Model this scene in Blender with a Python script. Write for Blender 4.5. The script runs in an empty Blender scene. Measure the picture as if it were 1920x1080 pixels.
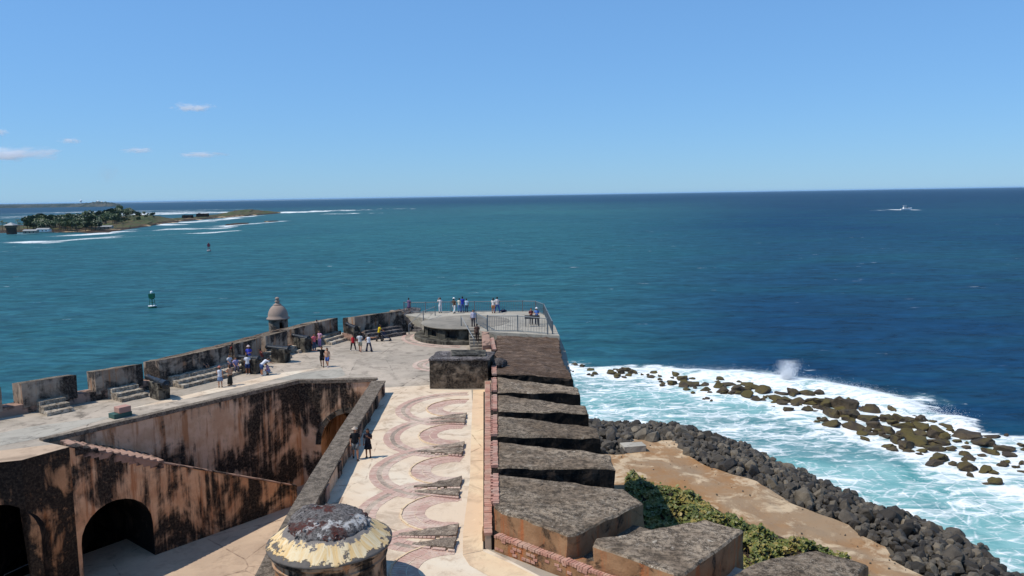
import bpy, bmesh, math, random
import numpy as np
from mathutils import Vector, Matrix, noise as mnoise
from mathutils.geometry import tessellate_polygon
random.seed(7); rng = np.random.default_rng(7)
sc = bpy.context.scene
COL = sc.collection
R_ = math.radians

# ------------------------------------------------------------------ camera
FPX, HC = 1500.0, 38.0                       # focal length in photo pixels, eye height above the sea
PITCH, ROLL = R_(6.6), R_(-0.95)
_F = Vector((0, math.cos(PITCH), -math.sin(PITCH)))
_R0, _U0 = Vector((1, 0, 0)), Vector((0, math.sin(PITCH), math.cos(PITCH)))
_R = math.cos(ROLL)*_R0 + math.sin(ROLL)*_U0
_U = -math.sin(ROLL)*_R0 + math.cos(ROLL)*_U0
EYE = Vector((0, 0, HC))
cam_d = bpy.data.cameras.new('camera'); cam = bpy.data.objects.new('camera', cam_d); COL.objects.link(cam)
cam_d.sensor_width = 36; cam_d.lens = 36*FPX/1920; cam_d.clip_start = 0.5; cam_d.clip_end = 200000
cam.matrix_world = Matrix(((_R.x, _U.x, -_F.x, 0), (_R.y, _U.y, -_F.y, 0), (_R.z, _U.z, -_F.z, HC), (0, 0, 0, 1)))
sc.camera = cam

# ------------------------------------------------------------------ sky, sun, exposure
SUN_EL = R_(58); SUN_DIR = Vector((-1, -0.24, 0)).normalized()
sun_vec = SUN_DIR*math.cos(SUN_EL) + Vector((0, 0, math.sin(SUN_EL)))
w = bpy.data.worlds.new('World'); sc.world = w; w.use_nodes = True
wn = w.node_tree
sky = wn.nodes.new('ShaderNodeTexSky'); sky.sky_type = 'NISHITA'; sky.sun_disc = False
sky.sun_elevation = SUN_EL; sky.sun_rotation = math.atan2(SUN_DIR.x, SUN_DIR.y)
sky.altitude = 1500; sky.air_density = 1.35; sky.dust_density = 0.0; sky.ozone_density = 10
gm = wn.nodes.new('ShaderNodeGamma'); gm.inputs[1].default_value = 0.5      # the photograph's soft tone curve on the sky
mu = wn.nodes.new('ShaderNodeMix'); mu.data_type = 'RGBA'; mu.blend_type = 'MULTIPLY'; mu.inputs[0].default_value = 1; mu.inputs[7].default_value = (0.98, 1.59, 2.3, 1)
wn.links.new(sky.outputs[0], gm.inputs[0]); wn.links.new(gm.outputs[0], mu.inputs[6])
wn.links.new(mu.outputs[2], wn.nodes['Background'].inputs[0]); wn.nodes['Background'].inputs[1].default_value = 0.145
sun_d = bpy.data.lights.new('sun', 'SUN'); sun_d.energy = 4.3; sun_d.angle = R_(0.53); sun_d.color = (1, 0.955, 0.88)
sun = bpy.data.objects.new('sun', sun_d); COL.objects.link(sun); sun.location = (-60, 0, 120)
sun.rotation_euler = sun_vec.to_track_quat('Z', 'Y').to_euler()
vs = sc.view_settings; vs.view_transform = 'Standard'; vs.look = 'None'; vs.gamma = 1; vs.use_curve_mapping = False; vs.exposure = 0.0
sc.cycles.volume_bounces = 0; sc.cycles.max_bounces = 6; sc.cycles.transparent_max_bounces = 12

# ------------------------------------------------------------------ helpers
T = 23.5                                      # terrace level above the sea
def P(x, y, z=T):                             # a point of the photograph on the level z, in metres
    d = _F*FPX + _R*(x-960) + _U*(540-y)
    return EYE + d*((z-HC)/d.z)
def tag(o, label=None, cat=None, group=None, kind=None):
    if label: o['label'] = label
    if cat: o['category'] = cat
    if group: o['group'] = group
    if kind: o['kind'] = kind
    return o
def empty(name, loc, rz=0):
    o = bpy.data.objects.new(name, None); COL.objects.link(o); o.location = loc; o.rotation_euler = (0, 0, rz)
    o.empty_display_size = 0.3; return o
def wloc(o):
    v = Vector((0, 0, 0))
    while o is not None: v += o.location; o = o.parent
    return v
def link(name, me, parent=None, loc=(0, 0, 0), rot=None, scale=None):
    o = bpy.data.objects.new(name, me); COL.objects.link(o); o.location = loc
    if rot is not None: o.rotation_euler = rot
    if scale is not None: o.scale = scale
    if parent is not None: o.parent = parent
    return o
class MB:
    def __init__(s): s.v = []; s.f = []; s.mi = []
    def add(s, vs_, fs, m=0):
        k = len(s.v); s.v += [tuple(p) for p in vs_]; s.f += [tuple(i+k for i in f) for f in fs]; s.mi += [m]*len(fs)
        return s
    def box(s, lo, hi, m=0):
        x0, y0, z0 = lo; x1, y1, z1 = hi
        return s.add([(x0,y0,z0),(x1,y0,z0),(x1,y1,z0),(x0,y1,z0),(x0,y0,z1),(x1,y0,z1),(x1,y1,z1),(x0,y1,z1)],
              [(0,3,2,1),(4,5,6,7),(0,1,5,4),(1,2,6,5),(2,3,7,6),(3,0,4,7)], m)
    def obox(s, c, u, n, hu, hn, z0, z1, m=0):  # oriented box: axes u, n (xy), half sizes
        c = Vector(c[:2]); u = Vector(u[:2]).normalized(); n = Vector(n[:2]).normalized()
        pts = [c-u*hu-n*hn, c+u*hu-n*hn, c+u*hu+n*hn, c-u*hu+n*hn]
        if (pts[1]-pts[0]).cross(pts[2]-pts[1]) < 0: pts = pts[::-1]
        return s.prism(pts, z0, z1, m)
    def prism(s, pts, z0, z1, m=0, top=None):  # pts: ccw xy; z1 float or list; top: other xy for the top
        n = len(pts); zt = z1 if isinstance(z1, (list, tuple)) else [z1]*n
        zb = z0 if isinstance(z0, (list, tuple)) else [z0]*n
        tp = top or pts
        a = sum(pts[i][0]*pts[(i+1)%n][1]-pts[(i+1)%n][0]*pts[i][1] for i in range(n))
        if a < 0: pts = list(pts)[::-1]; zt = list(zt)[::-1]; zb = list(zb)[::-1]; tp = list(tp)[::-1]
        vs_ = [(p[0], p[1], z) for p, z in zip(pts, zb)] + [(p[0], p[1], z) for p, z in zip(tp, zt)]
        fs = [tuple(range(n-1, -1, -1)), tuple(range(n, 2*n))] + [(i, (i+1)%n, n+(i+1)%n, n+i) for i in range(n)]
        return s.add(vs_, fs, m)
    def tube(s, pts, rad, n=8, m=0, cap=True):
        pts = [Vector(p) for p in pts]; k = len(pts); rad = rad if isinstance(rad, (list, tuple)) else [rad]*k
        vs_ = []; fs = []
        for i, p in enumerate(pts):
            d = (pts[min(i+1, k-1)]-pts[max(i-1, 0)]).normalized()
            a = d.orthogonal() if i == 0 else (a - d*a.dot(d))
            a = a.normalized(); b = d.cross(a)
            for j in range(n):
                t = 2*math.pi*j/n; vs_.append(p+(a*math.cos(t)+b*math.sin(t))*rad[i])
        for i in range(k-1):
            for j in range(n): fs.append((i*n+j, i*n+(j+1)%n, (i+1)*n+(j+1)%n, (i+1)*n+j))
        if cap: fs += [tuple(range(n-1, -1, -1)), tuple(range((k-1)*n, k*n))]
        return s.add(vs_, fs, m)
    def rings(s, rs, n=12, m=0, cap=True):     # rs: (centre, rx, ry[, Matrix]) horizontal ellipses bottom to top
        vs_ = []; fs = []
        for r in rs:
            c = Vector(r[0]); M = r[3] if len(r) > 3 else None
            for j in range(n):
                t = 2*math.pi*j/n; q = Vector((r[1]*math.cos(t), r[2]*math.sin(t), 0))
                vs_.append(c + (M @ q if M else q))
        k = len(rs)
        for i in range(k-1):
            for j in range(n): fs.append((i*n+j, i*n+(j+1)%n, (i+1)*n+(j+1)%n, (i+1)*n+j))
        if cap: fs += [tuple(range(n-1, -1, -1)), tuple(range((k-1)*n, k*n))]
        return s.add(vs_, fs, m)
    def lathe(s, prof, c, n=32, m=0):          # prof (r, z), bottom to top
        return s.rings([((c[0], c[1], c[2]+z), max(r, 1e-4), max(r, 1e-4)) for r, z in prof], n, m)
    def ball(s, c, rx, ry, rz, n=10, k=6, m=0):
        return s.rings([((c[0], c[1], c[2]-rz*math.cos(math.pi*i/k)), max(rx*math.sin(math.pi*i/k), .001), max(ry*math.sin(math.pi*i/k), .001)) for i in range(k+1)], n, m)
    def mesh(s, name, mats, off=(0, 0, 0), smooth=False):
        me = bpy.data.meshes.new(name)
        v = s.v if tuple(off) == (0, 0, 0) else [(a-off[0], b-off[1], c-off[2]) for a, b, c in s.v]
        me.from_pydata(v, [], s.f)
        for mt in (mats if isinstance(mats, (list, tuple)) else [mats]): me.materials.append(mt)
        if isinstance(mats, (list, tuple)) and len(mats) > 1: me.polygons.foreach_set('material_index', s.mi)
        if smooth: me.polygons.foreach_set('use_smooth', [True]*len(me.polygons))
        me.update(); return me
    def build(s, name, mats, parent=None, origin=None, smooth=False, bevel=0):
        off = Vector(origin) if origin is not None else (wloc(parent) if parent is not None else Vector((0, 0, 0)))
        me = s.mesh(name, mats, off, smooth)
        o = link(name, me, parent, origin if origin is not None else (0, 0, 0))
        if bevel: bev(o, bevel)
        return o
def bev(o, wd, seg=2):
    b = o.modifiers.new('bevel', 'BEVEL'); b.width = wd; b.segments = seg; b.limit_method = 'ANGLE'; b.angle_limit = R_(35)
def apply_mods(o):
    dg = bpy.context.evaluated_depsgraph_get(); dg.update()
    me = bpy.data.meshes.new_from_object(o.evaluated_get(dg)); o.modifiers.clear(); old = o.data; o.data = me; bpy.data.meshes.remove(old)
def rough(me, amp, sc_=1.0, cut=0.6, seed=0):
    """subdivide long edges of a mesh and push its points about, so that masonry loses its ruler edges"""
    bm = bmesh.new(); bm.from_mesh(me)
    bmesh.ops.remove_doubles(bm, verts=bm.verts, dist=1e-4)
    for _ in range(5):
        es = [e for e in bm.edges if e.calc_length() > cut*1.6]
        if not es or len(bm.verts) > 9000: break
        bmesh.ops.subdivide_edges(bm, edges=es, cuts=1, use_grid_fill=True)
        bmesh.ops.triangulate(bm, faces=[f for f in bm.faces if len(f.verts) > 4])
    for v in bm.verts:
        p = v.co*sc_ + Vector((seed*3.7, 0, 0))
        v.co += mnoise.noise_vector(p)*amp + mnoise.noise_vector(p*3.1)*amp*0.45
    bm.to_mesh(me); bm.free(); me.update()

def S(r, g, b): # sRGB 0-255 -> linear
    f = lambda c: (c/255/12.92 if c <= 10.3 else ((c/255+0.055)/1.055)**2.4)
    return (f(r), f(g), f(b), 1)
def A(r, g, b, k=1.38): # the base colour of a surface that shows as this sRGB in full sun
    c = S(r, g, b); return (min(c[0]/k, .82), min(c[1]/k, .82), min(c[2]/k, .82), 1)
class G:
    def __init__(s, nt): s.nt = nt
    def n(s, t, ins=None, **kw):
        nd = s.nt.nodes.new('ShaderNode'+t)
        for k, v in kw.items(): setattr(nd, k, v)
        for k, v in (ins or {}).items():
            if isinstance(v, bpy.types.NodeSocket): s.nt.links.new(v, nd.inputs[k])
            else: nd.inputs[k].default_value = v
        return nd
    def pos(s): return s.n('NewGeometry').outputs['Position']
    def attr(s, name): return s.n('Attribute', attribute_name=name).outputs['Fac']
    def rnd(s): return s.n('ObjectInfo').outputs['Random']
    def map(s, v, scale=(1, 1, 1), loc=(0, 0, 0), rot=(0, 0, 0)):
        return s.n('Mapping', {'Vector': v, 'Scale': scale, 'Location': loc, 'Rotation': rot}).outputs[0]
    def noise(s, v, scale, detail=4, rough=.5, dist=0, w=None):
        ins = {'Vector': v, 'Scale': scale, 'Detail': detail, 'Roughness': rough, 'Distortion': dist}
        return s.n('TexNoise', ins).outputs[0]
    def vor(s, v, scale, feature='F1', out=0, rnd=1.0):
        return s.n('TexVoronoi', {'Vector': v, 'Scale': scale, 'Randomness': rnd}, feature=feature).outputs[out]
    def ramp(s, f, stops, interp='LINEAR'):
        nd = s.n('ValToRGB', {0: f}); cr = nd.color_ramp; cr.interpolation = interp
        while len(cr.elements) < len(stops): cr.elements.new(0.5)
        for e, (p, c) in zip(cr.elements, stops):
            e.position = p; e.color = c if isinstance(c, tuple) else (c, c, c, 1)
        return nd.outputs[0]
    def mix(s, f, a, b, mode='MIX'):
        nd = s.n('Mix', data_type='RGBA', blend_type=mode)
        for k, v in ((0, f), (6, a), (7, b)):
            if isinstance(v, bpy.types.NodeSocket): s.nt.links.new(v, nd.inputs[k])
            else: nd.inputs[k].default_value = v
        return nd.outputs[2]
    def m(s, op, a, b=0.0, c=0.0, clamp=False): return s.n('Math', {0: a, 1: b, 2: c}, operation=op, use_clamp=clamp).outputs[0]
    def step(s, f, a, b): return s.n('MapRange', {0: f, 1: a, 2: b}, interpolation_type='SMOOTHSTEP').outputs[0]
    def bump(s, h, strength=.5, dist=.05, normal=None):
        ins = {'Height': h, 'Strength': strength, 'Distance': dist}
        if normal is not None: ins['Normal'] = normal
        return s.n('Bump', ins).outputs[0]
def M(name):
    m = bpy.data.materials.new(name); m.use_nodes = True
    return m, G(m.node_tree), m.node_tree.nodes['Principled BSDF']
def setp(g, b, **kw):
    for k, v in kw.items():
        k = {'color': 'Base Color', 'rough': 'Roughness', 'metal': 'Metallic', 'normal': 'Normal', 'spec': 'Specular IOR Level'}.get(k, k)
        if isinstance(v, bpy.types.NodeSocket): g.nt.links.new(v, b.inputs[k])
        else: b.inputs[k].default_value = v

# ------------------------------------------------------------------ materials
def plain(name, col, rough=.7, metal=0, var=.12, scale=6):
    m, g, b = M(name); n = g.noise(g.pos(), scale, 4, .6)
    lo = tuple(c*(1-var) for c in col[:3])+(1,); hi = tuple(min(1, c*(1+var)) for c in col[:3])+(1,)
    setp(g, b, color=g.mix(n, lo, hi), rough=rough, metal=metal, spec=.3); return m
def stained(name, c1, c2, d1, d2, thr, scale=.33, rust=None, drip=.5, bumpd=.05, edge=.05, off=0):
    """old lime plaster, fallen and blackened in ragged patches"""
    m, g, b = M(name); p = g.map(g.pos(), loc=(off, off*.7, 0))
    big = g.noise(p, scale, 9, .62, .6)
    dr = g.noise(g.map(p, (2.6, 2.6, .22)), 1.0, 6, .6)
    f = g.m('ADD', g.m('MULTIPLY', big, 1-drip*.5), g.m('MULTIPLY', dr, drip*.5))
    mask = g.step(f, thr-edge, thr+edge)
    fine = g.noise(p, 7, 8, .7)
    pl = g.mix(g.step(g.noise(p, .9, 5, .6), .35, .65), c1, c2)
    if rust: pl = g.mix(g.m('MULTIPLY', g.step(g.noise(g.map(p, (1.7, 1.7, .16), (9, 3, 0)), 1.2, 5, .6), .52, .66), .8), pl, rust)
    pl = g.mix(g.step(fine, .56, .78), pl, tuple(c*.45 for c in c1[:3])+(1,))
    dk = g.mix(g.step(fine, .4, .68), d1, d2)
    dk = g.mix(g.m('MULTIPLY', g.step(g.noise(p, 2.3, 7, .7), .6, .7), .55), dk, c2)
    h = g.m('ADD', g.m('MULTIPLY', mask, -.6), g.m('MULTIPLY', fine, .8))
    setp(g, b, color=g.mix(mask, pl, dk), rough=.92, spec=.15, normal=g.bump(h, .8, bumpd)); return m
BLK = S(34, 29, 25); BLK2 = S(92, 80, 68)
m_well = stained('well plaster', A(252, 210, 172), A(230, 182, 142), BLK, BLK2, .502, .24, A(196, 132, 84), .62)
m_arch = stained('stair plaster', A(254, 204, 160), A(232, 176, 132), BLK, S(80, 70, 60), .51, .24, A(200, 130, 84), .6, off=31)
m_dark = stained('blackened casemate plaster', A(226, 172, 126), A(200, 150, 108), BLK, S(70, 60, 50), .445, .3, A(176, 112, 66), .45, off=61)
m_left = stained('battery plaster', A(190, 172, 152), A(164, 140, 120), S(40, 36, 33), S(92, 82, 74), .5, .45, A(182, 126, 84), .55, off=12)
m_sill = stained('sill plaster', A(196, 156, 134), A(172, 140, 122), S(36, 32, 29), S(88, 78, 70), .5, .6, None, .4, off=77)
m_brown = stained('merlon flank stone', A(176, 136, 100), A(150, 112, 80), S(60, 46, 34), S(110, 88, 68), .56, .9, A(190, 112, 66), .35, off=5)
m_flank = stained('blackened stone and vault shade', S(50, 44, 39), S(72, 60, 50), S(19, 17, 15), S(36, 31, 27), .44, .7, None, .4, off=50)  # dirty stone; its dark colour also paints the shade inside the vaults
m_block = stained('dark rubble block', S(112, 98, 82), S(134, 118, 100), S(34, 29, 25), S(98, 86, 72), .46, 1.4, None, .2, .09, .12, off=91)

def lichen(name, c1, c2, light, stretch=(1, 1, 1), bumpd=.06, amt=.62):
    m, g, b = M(name); p = g.map(g.pos(), stretch)
    n1 = g.noise(p, .5, 8, .68); n2 = g.noise(p, 5.5, 8, .75); n3 = g.noise(p, 22, 5, .7)
    c = g.mix(g.step(n1, .38, .62), c1, c2)
    n4 = g.noise(g.map(p, loc=(3, 8, 1)), 2.6, 6, .72)
    c = g.mix(g.step(g.m('ADD', g.m('MULTIPLY', n2, .55), g.m('MULTIPLY', n4, .45)), .42, .58), tuple(x*.34 for x in c1[:3])+(1,), c)
    c = g.mix(g.m('MULTIPLY', g.step(n3, .54, .66), g.step(n1, .42, .56)), c, light)
    c = g.mix(g.m('MULTIPLY', g.step(g.noise(p, 1.7, 9, .75, .3), amt, amt+.07), .8), c, light)
    tone = g.m('ADD', .8, g.m('MULTIPLY', g.rnd(), .4)); c = g.mix(1.0, c, g.n('CombineColor', {0: tone, 1: tone, 2: tone}).outputs[0], 'MULTIPLY')
    setp(g, b, color=c, rough=.95, spec=.12, normal=g.bump(g.m('ADD', g.m('MULTIPLY', n2, 1.2), g.m('MULTIPLY', n3, .5)), 1, bumpd)); return m
m_merlon = lichen('merlon concrete', S(132, 114, 94), S(160, 141, 118), A(220, 204, 180), amt=.6)
m_slab = lichen('corrugated old slab', S(132, 106, 86), S(164, 138, 116), A(208, 186, 164), (.5, 2.8, 1), .16, .62)
m_fstep = lichen('worn firing step', S(176, 160, 140), S(196, 180, 158), A(236, 224, 204), amt=.54)
m_cap = lichen('dome rubble', S(104, 96, 92), S(136, 126, 120), A(226, 220, 214), (1, 1, 1), .12, .6)

def paving(name, c1, c2, c3, joint, seam=.0, off=0, grime=.55):
    m, g, b = M(name); p = g.map(g.pos(), loc=(off, off, 0))
    n1 = g.noise(p, .18, 7, .6, .4); n2 = g.noise(p, 1.1, 8, .68); n3 = g.noise(p, 9, 6, .7)
    c = g.mix(g.step(n1, .36, .62), c1, c2)
    c = g.mix(g.m('MULTIPLY', g.step(n2, .5, .72), grime), c, c3)
    c = g.mix(g.m('MULTIPLY', g.step(n3, .6, .78), .45), c, tuple(x*.6 for x in c3[:3])+(1,))
    cr = g.vor(g.map(g.mix(.12, p, g.n('TexNoise', {'Vector': p, 'Scale': .8, 'Detail': 4}).outputs[1])), .17, 'DISTANCE_TO_EDGE')
    c = g.mix(g.m('MULTIPLY', g.m('MULTIPLY', g.step(cr, .009, .002), g.step(n2, .42, .6)), .7), c, joint)
    st2 = g.noise(g.map(p, (1, 1, 1), (11, 5, 0)), .45, 9, .74, 1.0)
    c = g.mix(g.m('MULTIPLY', g.step(st2, .5, .66), .55), c, tuple(x*.72 for x in c3[:3])+(1,))
    c = g.mix(g.m('MULTIPLY', g.step(st2, .42, .3), .5), c, tuple(min(x*1.12, .8) for x in c1[:3])+(1,))
    streak = g.noise(g.map(p, (.35, 1.6, 1)), 1.3, 6, .7)
    c = g.mix(g.m('MULTIPLY', g.step(streak, .55, .75), .35), c, c2)
    setp(g, b, color=c, rough=.9, spec=.2, normal=g.bump(g.m('ADD', n2, g.m('MULTIPLY', n3, .4)), .45, .03)); return m
m_peach = paving('peach lime paving', A(246, 228, 200), A(240, 214, 182), A(206, 176, 146), A(140, 108, 88), grime=.8)
m_grey = paving('grey worn paving', A(208, 190, 168), A(180, 166, 147), A(138, 126, 110), A(100, 90, 78), off=41, grime=.85)
m_strip = paving('cream gun strip', A(248, 220, 178), A(240, 204, 164), A(214, 180, 146), A(150, 118, 90), off=17)
m_ramp = paving('sandy ramp paving', A(222, 192, 160), A(200, 172, 144), A(172, 146, 120), A(120, 96, 80), off=63)
m_conc = paving('pale platform concrete', A(196, 186, 168), A(178, 170, 154), A(150, 142, 128), A(110, 104, 96), off=23)
m_bunk = paving('bunker concrete', A(168, 158, 142), A(146, 138, 124), A(110, 104, 94), A(80, 76, 70), off=3)
m_bunkw = stained('bunker wall concrete', S(104, 98, 86), S(84, 80, 70), S(34, 32, 28), S(64, 60, 52), .5, .8, None, .6)
m_shelf, g, b = M('orange brown shelf'); p = g.pos(); n1 = g.noise(p, .09, 7, .62, .6); n2 = g.noise(g.map(p, loc=(5, 2, 0)), .22, 9, .7, .5); n3 = g.noise(p, 1.6, 6, .7)
c0 = g.mix(g.step(n1, .35, .62), A(172, 126, 80), A(168, 142, 112)); c0 = g.mix(g.m('MULTIPLY', g.step(n2, .49, .6), .85), c0, A(222, 196, 160)); c0 = g.mix(g.m('MULTIPLY', g.step(n3, .58, .74), .6), c0, A(104, 76, 50))
setp(g, b, color=c0, rough=.9, spec=.2, normal=g.bump(g.m('ADD', n2, g.m('MULTIPLY', n3, .3)), .7, .25))
def brickm(name, c1, c2, c3, worn=None):
    m, g, b = M(name); r = g.rnd(); p = g.pos(); n = g.noise(p, 5, 6, .7); n2 = g.noise(p, 1.9, 3, .6)
    c = g.mix(r, c1, c2); c = g.mix(g.step(n2, .45, .62), c, c2)
    if worn: c = g.mix(g.m('MULTIPLY', g.step(g.noise(p, .7, 7, .7), .42, .62), .72), c, worn)
    c = g.mix(0.0, c, c2); c = g.mix(g.m('MULTIPLY', g.step(n, .5, .72), .7), c, c3)
    setp(g, b, color=c, rough=.9, spec=.15, normal=g.bump(n, .6, .02)); return m
m_brick = brickm('red brick', A(216, 164, 142), A(190, 134, 114), A(146, 118, 104), A(206, 176, 154))
m_gstep = lichen('worn gun step', S(168, 148, 128), S(140, 124, 108), A(230, 208, 180), amt=.56)
m_pink = brickm('worn pink brick', A(222, 186, 166), A(208, 168, 150), A(190, 158, 142), A(236, 214, 190))
m_dring = brickm('grey race stone', A(176, 156, 138), A(158, 140, 124), A(196, 174, 152), A(226, 204, 180))
m_mortar = plain('mortar', A(198, 172, 148), .95)
m_wedge = lichen('blackened gun step', S(136, 122, 106), S(118, 106, 92), A(200, 178, 152), amt=.62)
m_iron = plain('black gun iron', S(46, 48, 50), .38, .3, .25, 9)
m_ped = stained('gun pedestal', S(92, 86, 76), S(112, 104, 90), S(30, 28, 26), S(60, 56, 50), .5, 1.1)
m_rail = plain('grey painted steel', S(112, 118, 120), .5, .2)
m_raill = plain('pale worn steel', S(150, 150, 146), .5, .2)
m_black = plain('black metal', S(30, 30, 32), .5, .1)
m_void = plain('unlit interior', S(52, 40, 32), .95)
m_white = plain('white paint', (.78, .78, .76, 1), .45, 0, .05)
m_rockw = None
def basalt(name, c1, c2, c3, moss=None, mthr=.5):
    m, g, b = M(name); p = g.pos(); r = g.rnd()
    n1 = g.noise(p, .8, 6, .65); n2 = g.noise(p, 4, 8, .75)
    c = g.mix(g.step(n1, .35, .65), c1, c2); c = g.mix(g.step(n2, .56, .74), c, c3)
    c = g.mix(g.m('MULTIPLY', r, .5), c, tuple(x*.55 for x in c1[:3])+(1,))
    if moss:
        up = g.n('SeparateXYZ', {0: g.n('NewGeometry').outputs['Normal']}).outputs[2]
        k = g.step(g.m('ADD', g.m('ADD', g.m('MULTIPLY', up, .35), g.m('MULTIPLY', n1, .7)), g.m('MULTIPLY', r, .35)), mthr, mthr+.3)
        c = g.mix(k, c, moss)
    setp(g, b, color=c, rough=.75, spec=.3, normal=g.bump(n2, .8, .12)); return m
m_rock = basalt('dark basalt', S(72, 66, 58), S(100, 92, 80), S(144, 132, 114))
m_reef = basalt('algae covered rock', S(60, 50, 38), S(84, 71, 53), S(42, 36, 31), S(82, 71, 33), .68)
def leafm(name, c1, c2, c3, scale=.5):
    m, g, b = M(name); p = g.pos()
    c = g.ramp(g.noise(p, scale, 5, .7), [(.3, c1), (.5, c2), (.68, c3)])
    sp = g.noise(p, 6, 2, .5); c = g.mix(g.step(sp, .6, .7), c, c3)
    setp(g, b, color=c, rough=.5, spec=.35); b.inputs['Subsurface Weight'].default_value = 0; return m
m_leaf = leafm('sea grape leaf', S(50, 60, 24), S(92, 100, 42), S(160, 134, 72))
m_twig = plain('twig bark', S(90, 70, 52), .9)
m_tree = leafm('island foliage', S(34, 52, 28), S(58, 76, 40), S(92, 106, 56), .05)
m_palm = leafm('palm frond', S(46, 62, 34), S(70, 84, 44), S(104, 112, 66), .05)
m_trunk = plain('tree bark', S(96, 82, 66), .9)
_fab = {}
def fab(*c):
    if c not in _fab: _fab[c] = plain('cloth %d %d %d' % c, A(*c, 1.2), .85, 0, .15, 18)
    return _fab[c]
m_skin = plain('skin', S(178, 124, 92), .5, 0, .05); m_skin2 = plain('tanned skin', S(140, 92, 66), .5, 0, .05)
m_hair = plain('dark hair', S(30, 22, 18), .5); m_hairb = plain('brown hair', S(72, 46, 30), .5); m_hairg = plain('grey hair', S(170, 165, 160), .6)
# ================================================================== SEA
def polyP(pts, z=0.0): return np.array([tuple(P(x, y, z))[:2] for x, y in pts])
def seg_dist(X, Y, pl):
    d = np.full(X.shape, 1e9)
    for (ax, ay), (bx, by) in zip(pl[:-1], pl[1:]):
        vx, vy = bx-ax, by-ay; t = np.clip(((X-ax)*vx+(Y-ay)*vy)/(vx*vx+vy*vy+1e-9), 0, 1)
        d = np.minimum(d, np.hypot(X-ax-t*vx, Y-ay-t*vy))
    return d
def inside(X, Y, pg):
    r = np.zeros(X.shape, bool); n = len(pg)
    for i in range(n):
        (ax, ay), (bx, by) = pg[i], pg[(i+1) % n]
        c = ((ay > Y) != (by > Y)) & (X < (bx-ax)*(Y-ay)/((by-ay) if by != ay else 1e-9)+ax); r ^= c
    return r
def vnoise(X, Y, seed=0):
    xi, yi = np.floor(X).astype(np.int64), np.floor(Y).astype(np.int64); fx, fy = X-xi, Y-yi
    fx = fx*fx*(3-2*fx); fy = fy*fy*(3-2*fy)
    def h(a, b):
        v = (a*374761393 + b*668265263 + seed*974634541) & 0xffffffff
        v = ((v ^ (v >> 13))*1274126177) & 0xffffffff
        return ((v ^ (v >> 16)) & 0xffff)/65535.0
    return (h(xi, yi)*(1-fx)+h(xi+1, yi)*fx)*(1-fy)+(h(xi, yi+1)*(1-fx)+h(xi+1, yi+1)*fx)*fy
def fbm(X, Y, o=4, seed=0):
    s = 0; a = .5
    for k in range(o): s = s+a*vnoise(X*2**k, Y*2**k, seed+k); a *= .5
    return s
def sstep(x, a, b): t = np.clip((x-a)/(b-a), 0, 1); return t*t*(3-2*t)

SURF = [(1062, 676), (1110, 682), (1180, 684), (1250, 689), (1310, 690), (1400, 694), (1470, 705), (1530, 711), (1590, 720), (1640, 733), (1690, 748), (1740, 748), (1800, 764), (1850, 786), (1895, 802), (1990, 832)]
RIP_OUT = [(1095, 787), (1169, 789), (1254, 797), (1291, 804), (1357, 822), (1404, 835), (1466, 871), (1516, 887), (1560, 912), (1616, 932), (1660, 956), (1710, 968), (1752, 983), (1785, 1000), (1830, 1014), (1867, 1036), (1907, 1071), (1960, 1110)]
RIP_IN = [(1100, 850), (1172, 848), (1180, 823), (1262, 823), (1285, 846), (1312, 864), (1372, 889), (1419, 906), (1454, 928), (1482, 945), (1529, 962), (1591, 984), (1610, 1000), (1660, 1022), (1680, 1052), (1727, 1079), (1790, 1115)]
REEF_A = [(145,105,60,35),(90,95,50,30),(205,142,60,20),(235,170,60,22),(363,157,75,45),(415,133,45,35),(455,150,62,50),(495,132,72,52),(548,152,62,48),(520,180,45,30),(572,160,35,30),(432,188,70,28),(628,181,35,22),(60,153,20,15),(725,168,65,28),(710,200,75,22),(778,193,45,28),(893,172,115,50),(965,205,90,50),(885,245,105,40),(795,255,50,40),(985,243,90,35),(972,270,80,35),(1058,258,90,45),(1140,262,90,25),(1147,297,80,40),(1165,377,45,18),(1258,212,80,35),(1242,262,90,60),(1348,245,105,60),(1290,305,90,60),(1410,285,110,70),(1375,325,80,45),(1487,255,95,35),(1490,295,80,35),(1485,338,120,55),(1550,377,80,38),(1575,275,110,55),(1630,300,120,65)]
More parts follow.
